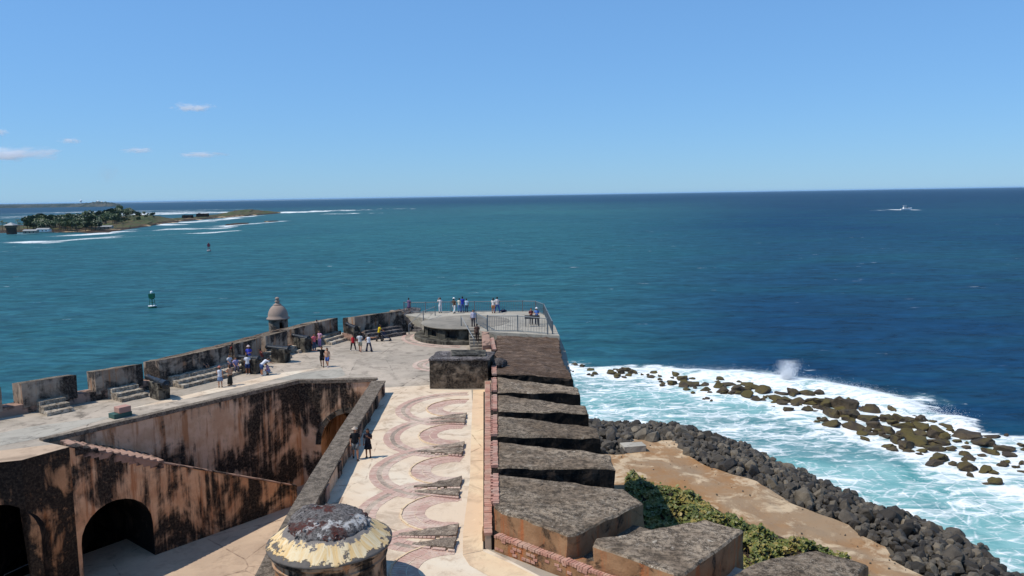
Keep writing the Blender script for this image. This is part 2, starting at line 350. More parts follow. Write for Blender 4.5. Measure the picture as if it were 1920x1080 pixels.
REEF_B = [(190,205,80,70),(110,225,100,35),(60,265,110,40),(130,270,120,50),(100,300,90,40),(225,275,110,60),(280,205,50,30),(300,220,110,40),(380,215,80,45),(390,275,150,75),(320,300,70,40),(210,308,70,30),(165,345,85,40),(285,340,100,35),(350,355,60,20),(390,332,60,30),(530,270,90,80),(590,285,180,110),(480,360,140,80),(615,370,150,90),(430,420,65,45),(505,445,140,65),(660,455,130,85),(790,340,120,65),(725,345,70,30),(945,340,90,50),(640,320,80,40),(760,410,130,60),(800,455,100,55),(745,490,60,35),(775,515,110,40),(715,525,80,30),(725,560,55,35),(860,520,55,60),(895,490,110,70),(900,405,110,60),(985,410,110,60),(960,440,90,50),(1080,415,130,50),(1150,415,80,60),(1240,440,60,35),(1340,472,90,30),(1040,465,130,45),(1170,470,120,60),(1255,500,110,60),(1030,520,130,60),(1140,515,110,65),(1250,530,90,70),(1335,545,80,65),(1295,585,140,60),(960,565,100,65),(1140,578,160,70),(1060,610,140,75),(925,620,100,35),(1255,615,150,75),(1065,657,75,28),(1168,657,70,38),(1290,695,160,60),(1265,748,130,38),(1375,637,75,30),(1420,585,70,28),(1475,540,200,60),(1415,512,60,25),(1625,590,160,60),(1495,633,60,20),(1680,550,110,25),(1675,660,110,45),(1785,635,140,45),(1815,685,110,35),(1485,680,90,35),(1530,702,90,45),(1500,765,130,70),(1395,755,60,20),(1635,797,120,40),(1768,747,80,50),(1710,880,100,65),(1905,745,40,30),(1855,785,40,12),(1900,800,40,40)]
reef = [(x/4.364+1060, y/4.364+660, w_/4.364, h_/4.364) for x, y, w_, h_ in REEF_A] + [(x/4+1440, y/4+680, w_/4, h_/4) for x, y, w_, h_ in REEF_B]
reef_w = []                                   # world x, y, width, height
for x, y, w_, h_ in reef:
    p = P(x, y+h_*.5, 0); k = (p-EYE).dot(_F); reef_w.append((p.x, p.y, w_*k/FPX, h_*k/FPX))

def lines(*spec):                             # (from, to, n-or-step) pieces to one sorted list
    out = set()
    for a, b, st in spec: out.update(np.round(np.arange(a, b, st), 3))
    return sorted(out)
gx = np.array([-90000, -45000, -22000, -12000, -7000, -4500, -3000, -2200, -1700, -1350, -1150] + lines((-1000, -180, 9), (-180, 4, 7), (4, 105, .6), (105, 160, 3)) + [170, 185, 205, 235, 280, 350, 450, 600, 640, 660, 680, 700, 715, 725, 735, 750, 800, 1000, 1500, 2300, 3600, 6000, 11000, 22000, 45000, 90000])
gy = np.array([-400, -150, -40, 10, 40] + lines((55, 195, .6), (195, 260, 2.5), (260, 700, 8), (700, 2700, 12)) + [2750, 2850, 3000, 3250, 3600, 4100, 4800, 5800, 7200, 9200, 12500, 18000, 28000, 45000, 80000, 150000])
X, Y = np.meshgrid(gx, gy)
surf = polyP(SURF); rip_o = polyP(RIP_OUT, .2)
zone = np.vstack([surf, rip_o[::-1]])
ins = inside(X, Y, zone) | inside(X, Y, np.vstack([rip_o, [[90, 40], [0, 40], [0, 140]]]))
ds = seg_dist(X, Y, surf); dr = seg_dist(X, Y, rip_o)
nz = fbm(X*.09, Y*.09, 5, 3)
edge = np.where(ins, ds, -ds) + (nz-.5)*20 + (fbm(X*.3, Y*.25, 4, 77)-.47)*7
turq = sstep(edge, -1, 9)
turq *= 1-.35*sstep(fbm(X*.05+9, Y*.05, 4, 21), .42, .6)
foam = .60*sstep(edge, -2, 6) + .3*np.exp(-((edge-5)/5.0)**2)
rk = np.zeros_like(X)
m_ = (X > 0) & (X < 110) & (Y > 80) & (Y < 185)
Xs, Ys = X[m_], Y[m_]; a_ = np.zeros_like(Xs)
for x, y, w_, h_ in reef_w: a_ = np.maximum(a_, np.exp(-(((Xs-x)/(w_*.8+1.6))**2+((Ys-y-1)/(w_*1.3+3.0))**2)))
rk[m_] = a_
foam += .42*rk + .12*np.exp(-(dr/3.0)**2)*ins
foam -= .22*sstep(fbm(X*.07+4, Y*.11, 4, 11), .42, .62)*(1-rk)*ins*np.exp(-((edge-5)/9.0)**2*0)*sstep(edge, 9, 16)
breaker = [(1268, 700), (1330, 703), (1400, 705), (1470, 715), (1530, 722), (1600, 735), (1660, 752), (1720, 775), (1790, 790)]
db = seg_dist(X, Y, polyP(breaker)); foam += .4*np.exp(-(db/4.0)**2)
# breaking swell and wash round the far islands, streaks on the open water: (x0, y0, x1, y1, half depth in px, amount)
WASH = [(31,456,100,452,3.5,.9),(100,452,172,446,3,.85),(172,446,230,440,2,.35),(20,405,76,403,2,.8),(85,399,113,398,1.6,.9),(60,398,90,397,1,.6),(140,400,172,398,1.5,.7),(140,440,180,440,2,.9),(180,440,240,433,2.5,.8),(225,432,262,430,1.5,.8),(296,431,430,428,1.6,.85),(371,438,464,432,1.8,.9),(190,446,371,438,2,.4),(247,399,310,402,3,.85),(337,395,395,393,1.6,.9),(310,401,345,401,1.2,.8),(500,400,560,397,2,1),(560,396,636,396,1.8,.8),(639,400,656,401,1.5,.8),(299,423,360,416,2.5,.9),(360,416,433,410,2.2,.8),(433,410,470,404,1.6,.8),(402,426,470,420,1.8,.8),(470,420,536,414,1.2,.7),(235,381,300,379,1,.7),(0,437,60,439,1,.5),(75,463,100,464,1.5,.5),(0,471,20,471,1,.5),
        (745,538,800,533,1.2,.34),(860,552,930,543,2.2,.44),(930,543,990,530,1.5,.38),(600,566,650,556,1.2,.3),(1635,395,1690,393,.8,.5),(1684,393.5,1704,393,1.2,.9),(1320,547,1350,544,.8,.4),(1720,470,1750,472,.9,.5),(1090,610,1120,596,1.5,.3)]
for x0, y0, x1, y1, hp, am in WASH:
    a, b = P(x0, y0, 0), P(x1, y1, 0); mid = P((x0+x1)/2, (y0+y1)/2, 0); wy = abs(P((x0+x1)/2, (y0+y1)/2-hp*1.25, 0).y-mid.y)
    vx, vy = b.x-a.x, b.y-a.y; L = math.hypot(vx, vy); wd = max(wy*abs(vx)/max(L, 1), wy*.35)
    t = ((X-a.x)*vx+(Y-a.y)*vy)/(L*L); d = np.abs((X-a.x)*vy-(Y-a.y)*vx)/L
    if hp > 1.3 and y0 < 470: d = np.abs(((X-a.x)*vy-(Y-a.y)*vx)/L + (fbm(X*.022, Y*.008, 4, int(x0))-.47)*wd*4.0)/(.55+1.1*fbm(X*.03+9, Y*.012, 3, int(x0)+5))
    foam += am*np.exp(-(d/wd)**2)*sstep(t, -.12, .08)*(1-sstep(t, .92, 1.12))
foam = np.clip(foam, 0, .88)
# deep blue to the right and far out, green-grey over the shallows of the harbour mouth
ang = np.arctan2(X, np.maximum(Y, 1)); n2 = fbm(X*.004+3, Y*.0022, 5, 5)
teal = sstep(-ang, -.36, -.02)*.75 + .75*(n2-.45) + .25*np.exp(-((ang+.05)/.35)**2)
dist = np.hypot(X, Y)
teal *= 1-sstep(dist, 900, 5000)*.85
teal = np.clip(teal, 0, 1)
near = np.clip(1-dist/320, 0, 1)
Z = near*(.55*(fbm(X*.10, Y*.16, 4, 31)-.47)*1.6) + turq*near*.9*(fbm(X*.22, Y*.3, 4, 41)-.47) + 1.1*np.exp(-(db/3.2)**2)*(.4+fbm(X*.15, Y*.15, 3, 51))
nx_, ny_ = len(gx), len(gy)
vv = np.stack([X, Y, Z], -1).reshape(-1, 3)
idx = np.arange(nx_*ny_).reshape(ny_, nx_)
ff = np.stack([idx[:-1, :-1], idx[:-1, 1:], idx[1:, 1:], idx[1:, :-1]], -1).reshape(-1, 4)
me = bpy.data.meshes.new('sea'); me.from_pydata(vv.tolist(), [], ff.tolist())
for nm, arr in (('foam', foam), ('turq', turq), ('teal', teal), ('far', sstep(dist, 80, 2500))):
    at = me.attributes.new(nm, 'FLOAT', 'POINT'); at.data.foreach_set('value', arr.reshape(-1).astype(np.float32))
me.polygons.foreach_set('use_smooth', [True]*len(me.polygons))
m_sea, g, b = M('sea water'); p = g.pos()
far = g.attr('far'); fo = g.attr('foam'); tq = g.attr('turq'); tl = g.attr('teal')
pat = g.noise(g.map(p, (.45, 1.1, 1), rot=(0, 0, -.35)), .4, 10, .7, 1.4)
pat2 = g.noise(g.map(p, (1.3, .3, 1), (7, 3, 0)), .05, 8, .7, .8)
lace = g.vor(g.mix(.35, p, g.n('TexNoise', {'Vector': p, 'Scale': .25, 'Detail': 5}).outputs[1], 'ADD'), .45, 'DISTANCE_TO_EDGE')
v = g.m('ADD', fo, g.m('MULTIPLY', g.m('SUBTRACT', g.mix(far, pat, pat2), .5), 2.6))
v = g.m('ADD', v, g.m('MULTIPLY', g.m('MULTIPLY', g.step(lace, .09, .0), .22), tq))
v = g.m('MULTIPLY', v, g.step(fo, .02, .22))
caps = g.noise(g.map(p, (.6, 1.6, 1), rot=(0, 0, .25)), .045, 3, .5)
caps2 = g.noise(g.map(p, (.5, 1.5, 1), rot=(0, 0, .25)), .21, 4, .6)
cap = g.m('MULTIPLY', g.m('MULTIPLY', g.step(caps, .62, .68), g.step(caps2, .62, .70)), .55)
white = g.m('MAXIMUM', g.step(v, .38, 1.05), cap)
wv = g.noise(g.map(p, (.6, 1.7, 1), rot=(0, 0, .22)), .12, 7, .62, .4)
wv2 = g.noise(g.map(p, (.5, 1.6, 1), rot=(0, 0, -.1)), .018, 6, .6, .3)
deep = g.mix(tl, S(11, 52, 82), S(48, 99, 103))
deep = g.mix(g.m('MULTIPLY', g.step(wv2, .42, .64), .35), deep, S(24, 80, 86))
deep = g.mix(g.m('MULTIPLY', g.step(wv, .42, .66), .5), deep, S(10, 42, 62))
tc = g.mix(g.step(g.noise(p, .16, 7, .65, .8), .3, .62), A(96, 164, 162), A(154, 202, 198))
w3 = g.noise(g.map(p, (.7, 1.5, 1), rot=(0, 0, .25)), .085, 7, .7, .6); w4 = g.noise(g.map(p, (.75, 1.5, 1), (5, 1, 0), (0, 0, .2)), .03, 7, .72, .5)
wmod = g.m('ADD', g.m('MULTIPLY', g.m('SUBTRACT', g.mix(far, w3, w4), .5), 2.2), 1.0)
wf = g.noise(g.map(p, (.8, 1.5, 1), rot=(0, 0, .35)), .3, 5, .65, .4); wmod = g.m('ADD', wmod, g.m('MULTIPLY', g.m('SUBTRACT', g.mix(.55, wv, wf), .5), 2.4)); wmod = g.m('MAXIMUM', g.m('MINIMUM', wmod, 1.7), .45)
deep = g.mix(1.0, deep, g.n('CombineColor', {0: wmod, 1: wmod, 2: wmod}).outputs[0], 'MULTIPLY')
colr = g.mix(tq, deep, tc)
colr = g.mix(white, colr, (.80, .81, .78, 1))
hb = g.m('ADD', g.m('MULTIPLY', wv, 1.0), g.m('MULTIPLY', wv2, 2.2))
hb = g.m('ADD', hb, g.m('MULTIPLY', g.noise(g.map(p, (.7, 1.4, 1)), .7, 5, .6), .22))
hb = g.m('ADD', hb, g.m('MULTIPLY', white, .25))
bstr = g.m('SUBTRACT', .75, g.m('MULTIPLY', far, .35))
nrm = g.bump(hb, bstr, 1.3)
setp(g, b, color=colr, rough=.9, spec=0.0, normal=g.bump(hb, .35, 1.0))
gl = g.n('BsdfGlossy', {'Color': (1, 1, 1, 1), 'Roughness': g.m('ADD', .18, g.m('MULTIPLY', far, .2)), 'Normal': nrm})
fr = g.n('Fresnel', {'IOR': 1.33, 'Normal': nrm}).outputs[0]
fac = g.m('MULTIPLY', g.m('MINIMUM', g.m('MULTIPLY', fr, g.m('SUBTRACT', .42, g.m('MULTIPLY', far, .3))), .085), g.m('SUBTRACT', 1.0, g.m('MULTIPLY', white, .9)))
mx = g.n('MixShader', {0: fac, 1: b.outputs[0], 2: gl.outputs[0]}); g.nt.links.new(mx.outputs[0], g.nt.nodes['Material Output'].inputs[0])
me.materials.append(m_sea); sea = link('sea', me); tag(sea, kind='structure')

# ================================================================== TERRACE AND FORT WALLS
LINE = [(-60, 795), (25, 780), (140, 758), (215, 745), (300, 727), (385, 707), (460, 686), (520, 668), (570, 652), (640, 632)]
def W(x):                                     # a point on the foot of the harbour-side parapet
    for (x0, y0), (x1, y1) in zip(LINE[:-1], LINE[1:]):
        if x <= x1: return P(x, y0+(y1-y0)*(x-x0)/(x1-x0))
    return P(*LINE[-1])
def frame(x, d=6):                            # along-wall direction and inward normal there
    u = (W(x+d)-W(x-d)).to_2d().normalized(); return u, Vector((u.y, -u.x))
lout = []
for x, y in LINE[::-1]:
    u, n = frame(x, 12); q = W(x).to_2d()-n*3.4; lout.append((q.x, q.y))
A_, B_, C_ = P(80, 828), P(560, 716), P(706, 713)
K_, K2, K3 = P(130, 838), P(40, 863), P(0, 867)
D_ = Vector((-8.3, 10, T))
right_out = [(4.9, 73.2), (4.5, 55), (4.3, 45), (4.4, 35), (5.4, 32.3), (8.9, 29.3), (12.4, 26.4), (20, 20), (20, 4)]
outer = [(-44, 4), (-44, 46)] + lout[::-1] + [(-17.5, 86.5), (-12.6, 91.3), (-9.7, 92.0), (3.0, 91.5), (4.7, 88.5)] + right_out
hole = [tuple(q)[:2] for q in (A_, B_, C_, D_)] + [(-37, 10), (-37, 42.6), tuple(K3)[:2], tuple(K2)[:2], tuple(K_)[:2]]
def sheet(name, loops, z, mat, rf=None):
    flat = [Vector((x, y, 0)) for lp in loops for x, y in lp]
    tris = tessellate_polygon([[Vector((x, y, 0)) for x, y in lp] for lp in loops])
    mb = MB(); mb.add([(v.x, v.y, z) for v in flat], [t if (flat[t[1]]-flat[t[0]]).cross(flat[t[2]]-flat[t[0]]).z > 0 else t[::-1] for t in tris])
    return mb.build(name, mat)
ter = sheet('terrace', [outer, hole], T, m_grey); tag(ter, kind='structure')
# the gun platform in front of the embrasures is laid in lighter lime paving
pe = [P(716, 727), P(805, 722), P(806, 730), P(884, 731)]
peach = [tuple(q)[:2] for q in pe] + [(-1.9, 40), (-1.2, 31.6), (1.2, 28.8), (12, 16), (12, 6), (-9.0, 6), tuple(P(612, 940))[:2]]
o = sheet('gun_platform_paving', [peach], T+.004, m_peach); tag(o, kind='structure')
for i, (pts, mt) in enumerate([([(480, 712), (560, 700), (640, 690), (648, 703), (620, 712)], m_conc), ([(235, 768), (420, 724), (520, 700), (600, 690), (470, 722), (330, 752)], m_peach), ([(0, 812), (60, 800), (225, 778), (150, 800), (75, 822), (0, 836)], m_conc)]):
    o = sheet('paving_patch', [[tuple(P(*q))[:2] for q in pts]], T+.004+.003*i, mt); tag(o, kind='structure')
# battered outer wall
bw = MB(); n = len(outer)
cx = [Vector(q) for q in outer]; offs = []
for i in range(n):
    e1 = (cx[i]-cx[i-1]).normalized(); e2 = (cx[(i+1) % n]-cx[i]).normalized(); nn = (Vector((-e1.y, e1.x))+Vector((-e2.y, e2.x)))
    offs.append(nn.normalized())
ccw = sum(cx[i].cross(cx[(i+1) % n]) for i in range(n)) > 0
sg = -1 if ccw else 1
pv = [(q.x, q.y, T-.01) for q in cx] + [(q.x+sg*f.x*2.2, q.y+sg*f.y*2.2, -2) for q, f in zip(cx, offs)]
bw.add(pv, [(i, (i+1) % n, n+(i+1) % n, n+i) for i in range(n)])
o = bw.build('bastion_wall', m_flank, origin=(0, 60, 0)); tag(o, 'battered stone curtain wall carrying the fort terrace above the sea', 'fort wall')

# ------------------------------------------------------------------ sunken court: walls, arch, ramp floor
ZF = 15.0
o = sheet('court_floor', [[(-37, 9), (-9, 9), (-10.9, 64.5), (-18, 64.5), (-31, 47)]], ZF, m_ramp); tag(o, kind='structure')
def wall_face(mb, o2, u2, outl, m=0, nrm=None):
    tr = tessellate_polygon([[Vector((s, z, 0)) for s, z in outl]])
    mb.add([(o2[0]+u2[0]*s, o2[1]+u2[1]*s, z) for s, z in outl], [t for t in tr], m)
def arch_outline(L, z0, top, arches, seg=12):
    out = [(0, z0)]
    for sc_, hw, zs, zc in arches:
        out.append((sc_-hw, z0))
        for k in range(seg+1):
            t = math.pi*(1-k/seg); out.append((sc_+hw*math.cos(t), zs+(zc-zs)*math.sin(t)))
        out.append((sc_+hw, z0))
    out.append((L, z0)); return out+top
def tunnel(mb, o2, u2, n2, a, z0, depth, seg=12, m=0):
    sc_, hw, zs, zc = a
    prof = [(sc_-hw, z0)]+[(sc_+hw*math.cos(math.pi*(1-k/seg)), zs+(zc-zs)*math.sin(math.pi*(1-k/seg))) for k in range(seg+1)]+[(sc_+hw, z0)]
    f = [(o2[0]+u2[0]*s, o2[1]+u2[1]*s, z) for s, z in prof]; bk = [(x+n2[0]*depth, y+n2[1]*depth, z) for x, y, z in f]
    k = len(f); mb.add(f+bk, [(i, i+1, k+i+1, k+i) for i in range(k-1)]+[tuple(range(k, 2*k))], m)
def wallhit(x, y, o2, u2):                    # photo point on a vertical wall plane -> (s, z)
    d = _F*FPX + _R*(x-960) + _U*(540-y); n2 = Vector((u2[1], -u2[0]))
    t = (Vector(o2[:2])-EYE.to_2d()).dot(n2)/d.to_2d().dot(n2); q = EYE+d*t
    return (q.to_2d()-Vector(o2[:2])).dot(Vector(u2[:2])), q.z
court = empty('sunken_court_wall', (B_.x, B_.y, ZF))
tag(court, 'stained plaster wall sunk below the terrace with an arched doorway', 'wall')
mb = MB(); uAB = (B_-A_).to_2d(); LAB = uAB.length; uAB.normalize()
wall_face(mb, A_, uAB, [(0, T-1.3), (6.2, 20.0), (6.2, ZF), (LAB, ZF), (LAB, T-.02), (0, T-.02)])
mb.build('long_side', m_well, court)
mb = MB(); uBC = (C_-B_).to_2d(); LBC = uBC.length; uBC.normalize()
arch1 = (3.9, 2.35, 18.3, 20.9)
wall_face(mb, B_, uBC, arch_outline(LBC, ZF, [(LBC, T-.02), (0, T-.02)], [arch1]))
mb.build('end_side', m_well, court)
mb = MB(); tunnel(mb, B_, uBC, (-uBC.y, uBC.x), arch1, ZF+.01, 6); mb.build('arched_passage', m_well, court)
for k in range(11):                           # ring of arch stones
    t0, t1 = math.pi*(1-k/11)-.012, math.pi*(1-(k+1)/11)+.012; vm = MB(); q = []
    for r in (0, .42):
        for t in (t0, t1): q.append((arch1[0]+(arch1[1]+r)*math.cos(t), arch1[2]+(arch1[3]-arch1[2]+r)*math.sin(t)))
    q = [q[0], q[1], q[3], q[2]]
    f = [(B_.x+uBC.x*s, B_.y+uBC.y*s, z) for s, z in q]; nb = (uBC.y*.07, -uBC.x*.07)
    vm.add(f+[(x+nb[0], y+nb[1], z) for x, y, z in f], [(4, 5, 6, 7), (0, 1, 5, 4), (1, 2, 6, 5), (2, 3, 7, 6), (3, 0, 4, 7)])
    vm.build('arch_stone', m_ped, court)
mb = MB(); mb.add([(C_.x, C_.y, ZF), (D_.x, D_.y, ZF), (D_.x, D_.y, T-.02), (C_.x, C_.y, T-.02)], [(0, 1, 2, 3)]); mb.build('right_side', m_well, court)
# kerb of grey stone running round the edge of the sunken court
kb = MB()
for a, b2, nn in ((A_, B_, uAB), (B_, C_, uBC)):
    uu = (b2-a).to_2d().normalized(); n2 = Vector((-uu.y, uu.x)); ex = uu*.3; q = [a.to_2d()-n2*.06, b2.to_2d()-n2*.06+ex*(a is A_), b2.to_2d()+n2*.5+ex*(a is A_), a.to_2d()+n2*.5]
    kb.prism([tuple(v_) for v_ in q], T-.14, T+.12+.01*(a is A_))
o = kb.build('court_kerb', m_wedge, origin=(B_.x, B_.y, T)); rough(o.data, .03, .8, .5); tag(o, 'low weathered grey kerb along the edge of the sunken court', 'kerb')
# parapet on the right of the court
pa = [P(701, 714, T+.95), P(640, 806, T+.95), P(557, 943, T+.95), P(486, 1079, T+.95)]
pl_ = [(q.x+.0, q.y) for q in pa] + [(-8.4, 14)]
pb = MB(); PW = .78; HP = .95
cp = empty('court_parapet', (pl_[2][0], pl_[2][1], T)); tag(cp, 'long low grey parapet with stained side along the sunken court', 'parapet')
Lf = [(x-.1, y) for x, y in pl_]; Rt = [(x+PW, y) for x, y in pl_]
for i in range(len(Lf)-1):
    pb.prism([Lf[i], Rt[i], Rt[i+1], Lf[i+1]][::-1], T-.6, T+HP-.12)
o = pb.build('wall_body', m_well, cp); rough(o.data, .035, 1, .8)
cb = MB()
for i in range(len(Lf)-1):
    cb.prism([(Lf[i][0]-.06, Lf[i][1]), (Rt[i][0]+.07, Rt[i][1]), (Rt[i+1][0]+.07, Rt[i+1][1]), (Lf[i+1][0]-.06, Lf[i+1][1])][::-1], T+HP-.12, T+HP)
o = cb.build('coping', m_wedge, cp); rough(o.data, .03, 1, .8)
for i in range(9):                            # plastered panels on the inner side
    yy = 57.6-3.4*i; k = next(j for j in range(len(Rt)-1) if Rt[j][1] >= yy >= Rt[j+1][1]); t = (Rt[k][1]-yy)/(Rt[k][1]-Rt[k+1][1])
    xx = Rt[k][0]+(Rt[k+1][0]-Rt[k][0])*t
    MB().box((xx-.1, yy-.35, T+.02), (xx+.09, yy+.35, T+HP-.2)).build('panel', m_sill, cp)

# ------------------------------------------------------------------ stair building with arches
E0 = P(558, 945, ZF); uKE = (E0-K_).to_2d(); LKE = uKE.length; uKE.normalize(); nKE = Vector((-uKE.y, uKE.x))
zE = wallhit(557, 912, K_, uKE)[1]
stair = empty('court_staircase', (E0.x, E0.y, ZF)); tag(stair, 'long descending plaster staircase wall pierced by a dark arch', 'staircase')
s0, _ = wallhit(152, 1012, K_, uKE); s1, _ = wallhit(287, 985, K_, uKE); sC, zC = wallhit(219, 937, K_, uKE)
archS = ((s0+s1)/2, (s1-s0)/2, zC-(s1-s0)/2*.98, zC)
mb = MB(); wall_face(mb, K_, uKE, arch_outline(LKE, ZF, [(LKE, zE), (0, T-.03)], [archS])); mb.build('arch_wall', m_arch, stair)
mb = MB(); tunnel(mb, K_, uKE, nKE, archS, ZF+.01, 9); mb.build('arched_vault', m_flank, stair)  # dark stone colour stands in for the shade inside the arch
e2 = E0.to_2d()+nKE*.5
mb = MB(); mb.add([(E0.x, E0.y, ZF), (e2.x, e2.y, ZF), (e2.x, e2.y, zE), (E0.x, E0.y, zE)], [(0, 1, 2, 3)])
mb.build('wall_end', m_arch, stair)
mb = MB(); tl_ = [(K_.x, K_.y, T-.03), (E0.x, E0.y, zE), (E0.x+nKE.x*.5, E0.y+nKE.y*.5, zE), (K_.x+nKE.x*.5, K_.y+nKE.y*.5, T-.03)]
up = (0, 0, .1); mb.add([(x-nKE.x*.06, y-nKE.y*.06, z) if i < 2 else (x, y, z) for i, (x, y, z) in enumerate(tl_)]+[((x-nKE.x*.06, y-nKE.y*.06, z+.09) if i < 2 else (x, y, z+.09)) for i, (x, y, z) in enumerate(tl_)], [(4, 5, 6, 7), (0, 1, 5, 4), (1, 2, 6, 5), (2, 3, 7, 6), (3, 0, 4, 7)])
mb.build('coping', m_sill, stair)
mb = MB(); wall_face(mb, (K_.x+nKE.x*.5, K_.y+nKE.y*.5), uKE, arch_outline(LKE, ZF, [(LKE, zE), (0, T-.03)], [(archS[0], archS[1]+.01, archS[2], archS[3]+.01)])); mb.build('inner_face', m_well, stair)
NS = 34; wS = 2.2
for i in range(NS):
    sa, sb = .3+(LKE-.6)*i/NS, .3+(LKE-.6)*(i+1)/NS; zt = T-(T-ZF-.2)*(i+.4)/NS
    zw = T-(T-zE)*((sa+sb)/2)/LKE
    n0 = -.03 if (zt > zw-.35 and i < 16) else .5
    q = [K_.to_2d()+uKE*sa+nKE*n0, K_.to_2d()+uKE*sb+nKE*n0, K_.to_2d()+uKE*sb+nKE*(wS+.05*i), K_.to_2d()+uKE*sa+nKE*(wS+.05*i)]
    MB().prism([tuple(v_) for v_ in q], zt-.9 if n0 > 0 else zw-.4, max(zt, zw+.14) if n0 < 0 else zt).build('step', m_sill, stair)
# vaulted block left of the stair, its roof level with the terrace
va = empty('vaulted_casemate', (K2.x, K2.y, ZF)); tag(va, 'blackened casemate front with a second dark arch at the stair top', 'casemate')
K4 = Vector((-37, 42.3, T)); uu = (K2-K4).to_2d(); Lv = uu.length; uu.normalize()
mb = MB(); sA = [wallhit(x, y, K4, uu) for x, y in ((-70, 1010), (78, 1010), (18, 945))]
archV = ((sA[0][0]+sA[1][0])/2, (sA[1][0]-sA[0][0])/2, sA[2][1]-2.0, sA[2][1])
wall_face(mb, K4, uu, arch_outline(Lv, ZF, [(Lv, T-.03), (0, T-.03)], [archV])); 
u3 = (K_-K2).to_2d(); L3 = u3.length; u3.normalize(); wall_face(mb, K2, u3, [(0, ZF), (L3, ZF), (L3, T-.03), (0, T-.03)])
mb.build('front_wall', m_dark, va)
mb = MB(); tunnel(mb, K4, uu, (-uu.y, uu.x), archV, ZF+.01, 9); mb.build('arched_vault', m_flank, va)  # shade inside this vault is likewise put into the colour
o = sheet('landing_paving', [[tuple(K_)[:2], tuple(K2)[:2], tuple(K3)[:2], tuple(K4)[:2], (-37, 44.2), tuple(P(0, 845))[:2], tuple(P(60, 838))[:2], tuple(P(100, 833))[:2]]], T+.008, m_ramp); tag(o, kind='structure')
hr = MB(); a, b2 = P(8, 1078, ZF+.9), P(78, 1046, ZF+1.0); hr.tube([a, b2], .03, 6); 
for q in (a, b2): hr.tube([(q.x, q.y, ZF), q], .03, 6)
o = hr.build('hand_rail', m_rail, origin=(a.x, a.y, ZF)); tag(o, 'thin metal handrail before the dark arch at the left edge', 'handrail')
# ================================================================== SEAWARD PARAPET (right): merlons, sill, bricks
ZM, ZO, ZS = 25.1, 24.75, T+.63
sp = empty('seaward_parapet', (-1.5, 45, T)); tag(sp, 'straight seaward parapet of dark merlons edged with red brick', 'parapet')
cpt = empty('corner_parapet', (0, 30, T)); tag(cpt, 'brown corner parapet of large merlons above a brick topped wall', 'parapet')
def poly3(pts): return [P(x, y, z) for x, y, z in pts]
def merlon(parent, pts, name='merlon', side=None, top=None, zb=T-.8, amp=.05, label=None):
    q = poly3(pts); xy = [(v.x, v.y) for v in q]; zs = [v.z for v in q]
    mb = MB(); mb.prism(xy, zb, zs); n = len(xy)
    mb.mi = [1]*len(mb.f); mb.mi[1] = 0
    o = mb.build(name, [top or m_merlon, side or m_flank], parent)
    bm = bmesh.new(); bm.from_mesh(o.data)
    bmesh.ops.bevel(bm, geom=[e for e in bm.edges if all(v.co.z > -.4 for v in e.verts)], offset=.07, segments=1, affect='EDGES', material=0)
    bm.to_mesh(o.data); bm.free()
    rough(o.data, amp*1.8, 1.1, .3, seed=len(parent.children))
    if label: o['label'] = label
    return o
MER = [[(930, 630, 24.85), (1048, 633, 24.85), (1054, 675, 24.8), (1073, 707, 24.75), (928, 701, 25.1)],
       [(933, 707, ZM), (1083, 726, ZO), (1087, 738, ZO), (933, 734, ZM)], [(933, 740, ZM), (1098, 761, ZO), (1105, 775, ZO), (933, 770, ZM)],
       [(934, 779, ZM), (1120, 802, ZO), (1126, 821, ZO), (932, 817, ZM)], [(934, 827, ZM), (1143, 852, ZO), (1152, 878, ZO), (932, 876, ZM)]]
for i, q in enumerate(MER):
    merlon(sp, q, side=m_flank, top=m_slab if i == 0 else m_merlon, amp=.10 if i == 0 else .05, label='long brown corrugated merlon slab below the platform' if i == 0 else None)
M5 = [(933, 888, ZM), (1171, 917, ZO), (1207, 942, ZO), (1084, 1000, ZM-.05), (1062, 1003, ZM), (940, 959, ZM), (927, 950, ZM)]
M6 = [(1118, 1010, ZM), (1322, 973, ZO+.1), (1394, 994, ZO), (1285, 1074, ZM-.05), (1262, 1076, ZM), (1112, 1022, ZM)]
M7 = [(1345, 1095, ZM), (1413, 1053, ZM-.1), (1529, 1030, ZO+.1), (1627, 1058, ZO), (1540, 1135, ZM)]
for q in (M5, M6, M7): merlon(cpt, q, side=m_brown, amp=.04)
# embrasure floors and the low wall the merlons stand on
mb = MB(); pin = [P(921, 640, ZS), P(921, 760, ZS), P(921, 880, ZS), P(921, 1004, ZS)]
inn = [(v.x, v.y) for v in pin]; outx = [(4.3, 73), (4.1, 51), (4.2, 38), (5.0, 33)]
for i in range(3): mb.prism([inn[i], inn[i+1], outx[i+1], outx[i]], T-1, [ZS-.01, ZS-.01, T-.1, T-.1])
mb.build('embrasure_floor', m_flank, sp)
mb = MB(); lin = [P(909, y, ZS-.02) for y in (640, 720, 760, 820, 880, 940, 1003)]
lo_ = [(v.x, v.y) for v in lin]; hi_ = [(P(922, y, ZS-.02).x, P(922, y, ZS-.02).y) for y in (640, 720, 760, 820, 880, 940, 1003)]
for i in range(6): mb.prism([lo_[i], lo_[i+1], hi_[i+1], hi_[i]], T-.4, ZS-.02)
mb.build('sill_wall', m_mortar, sp)
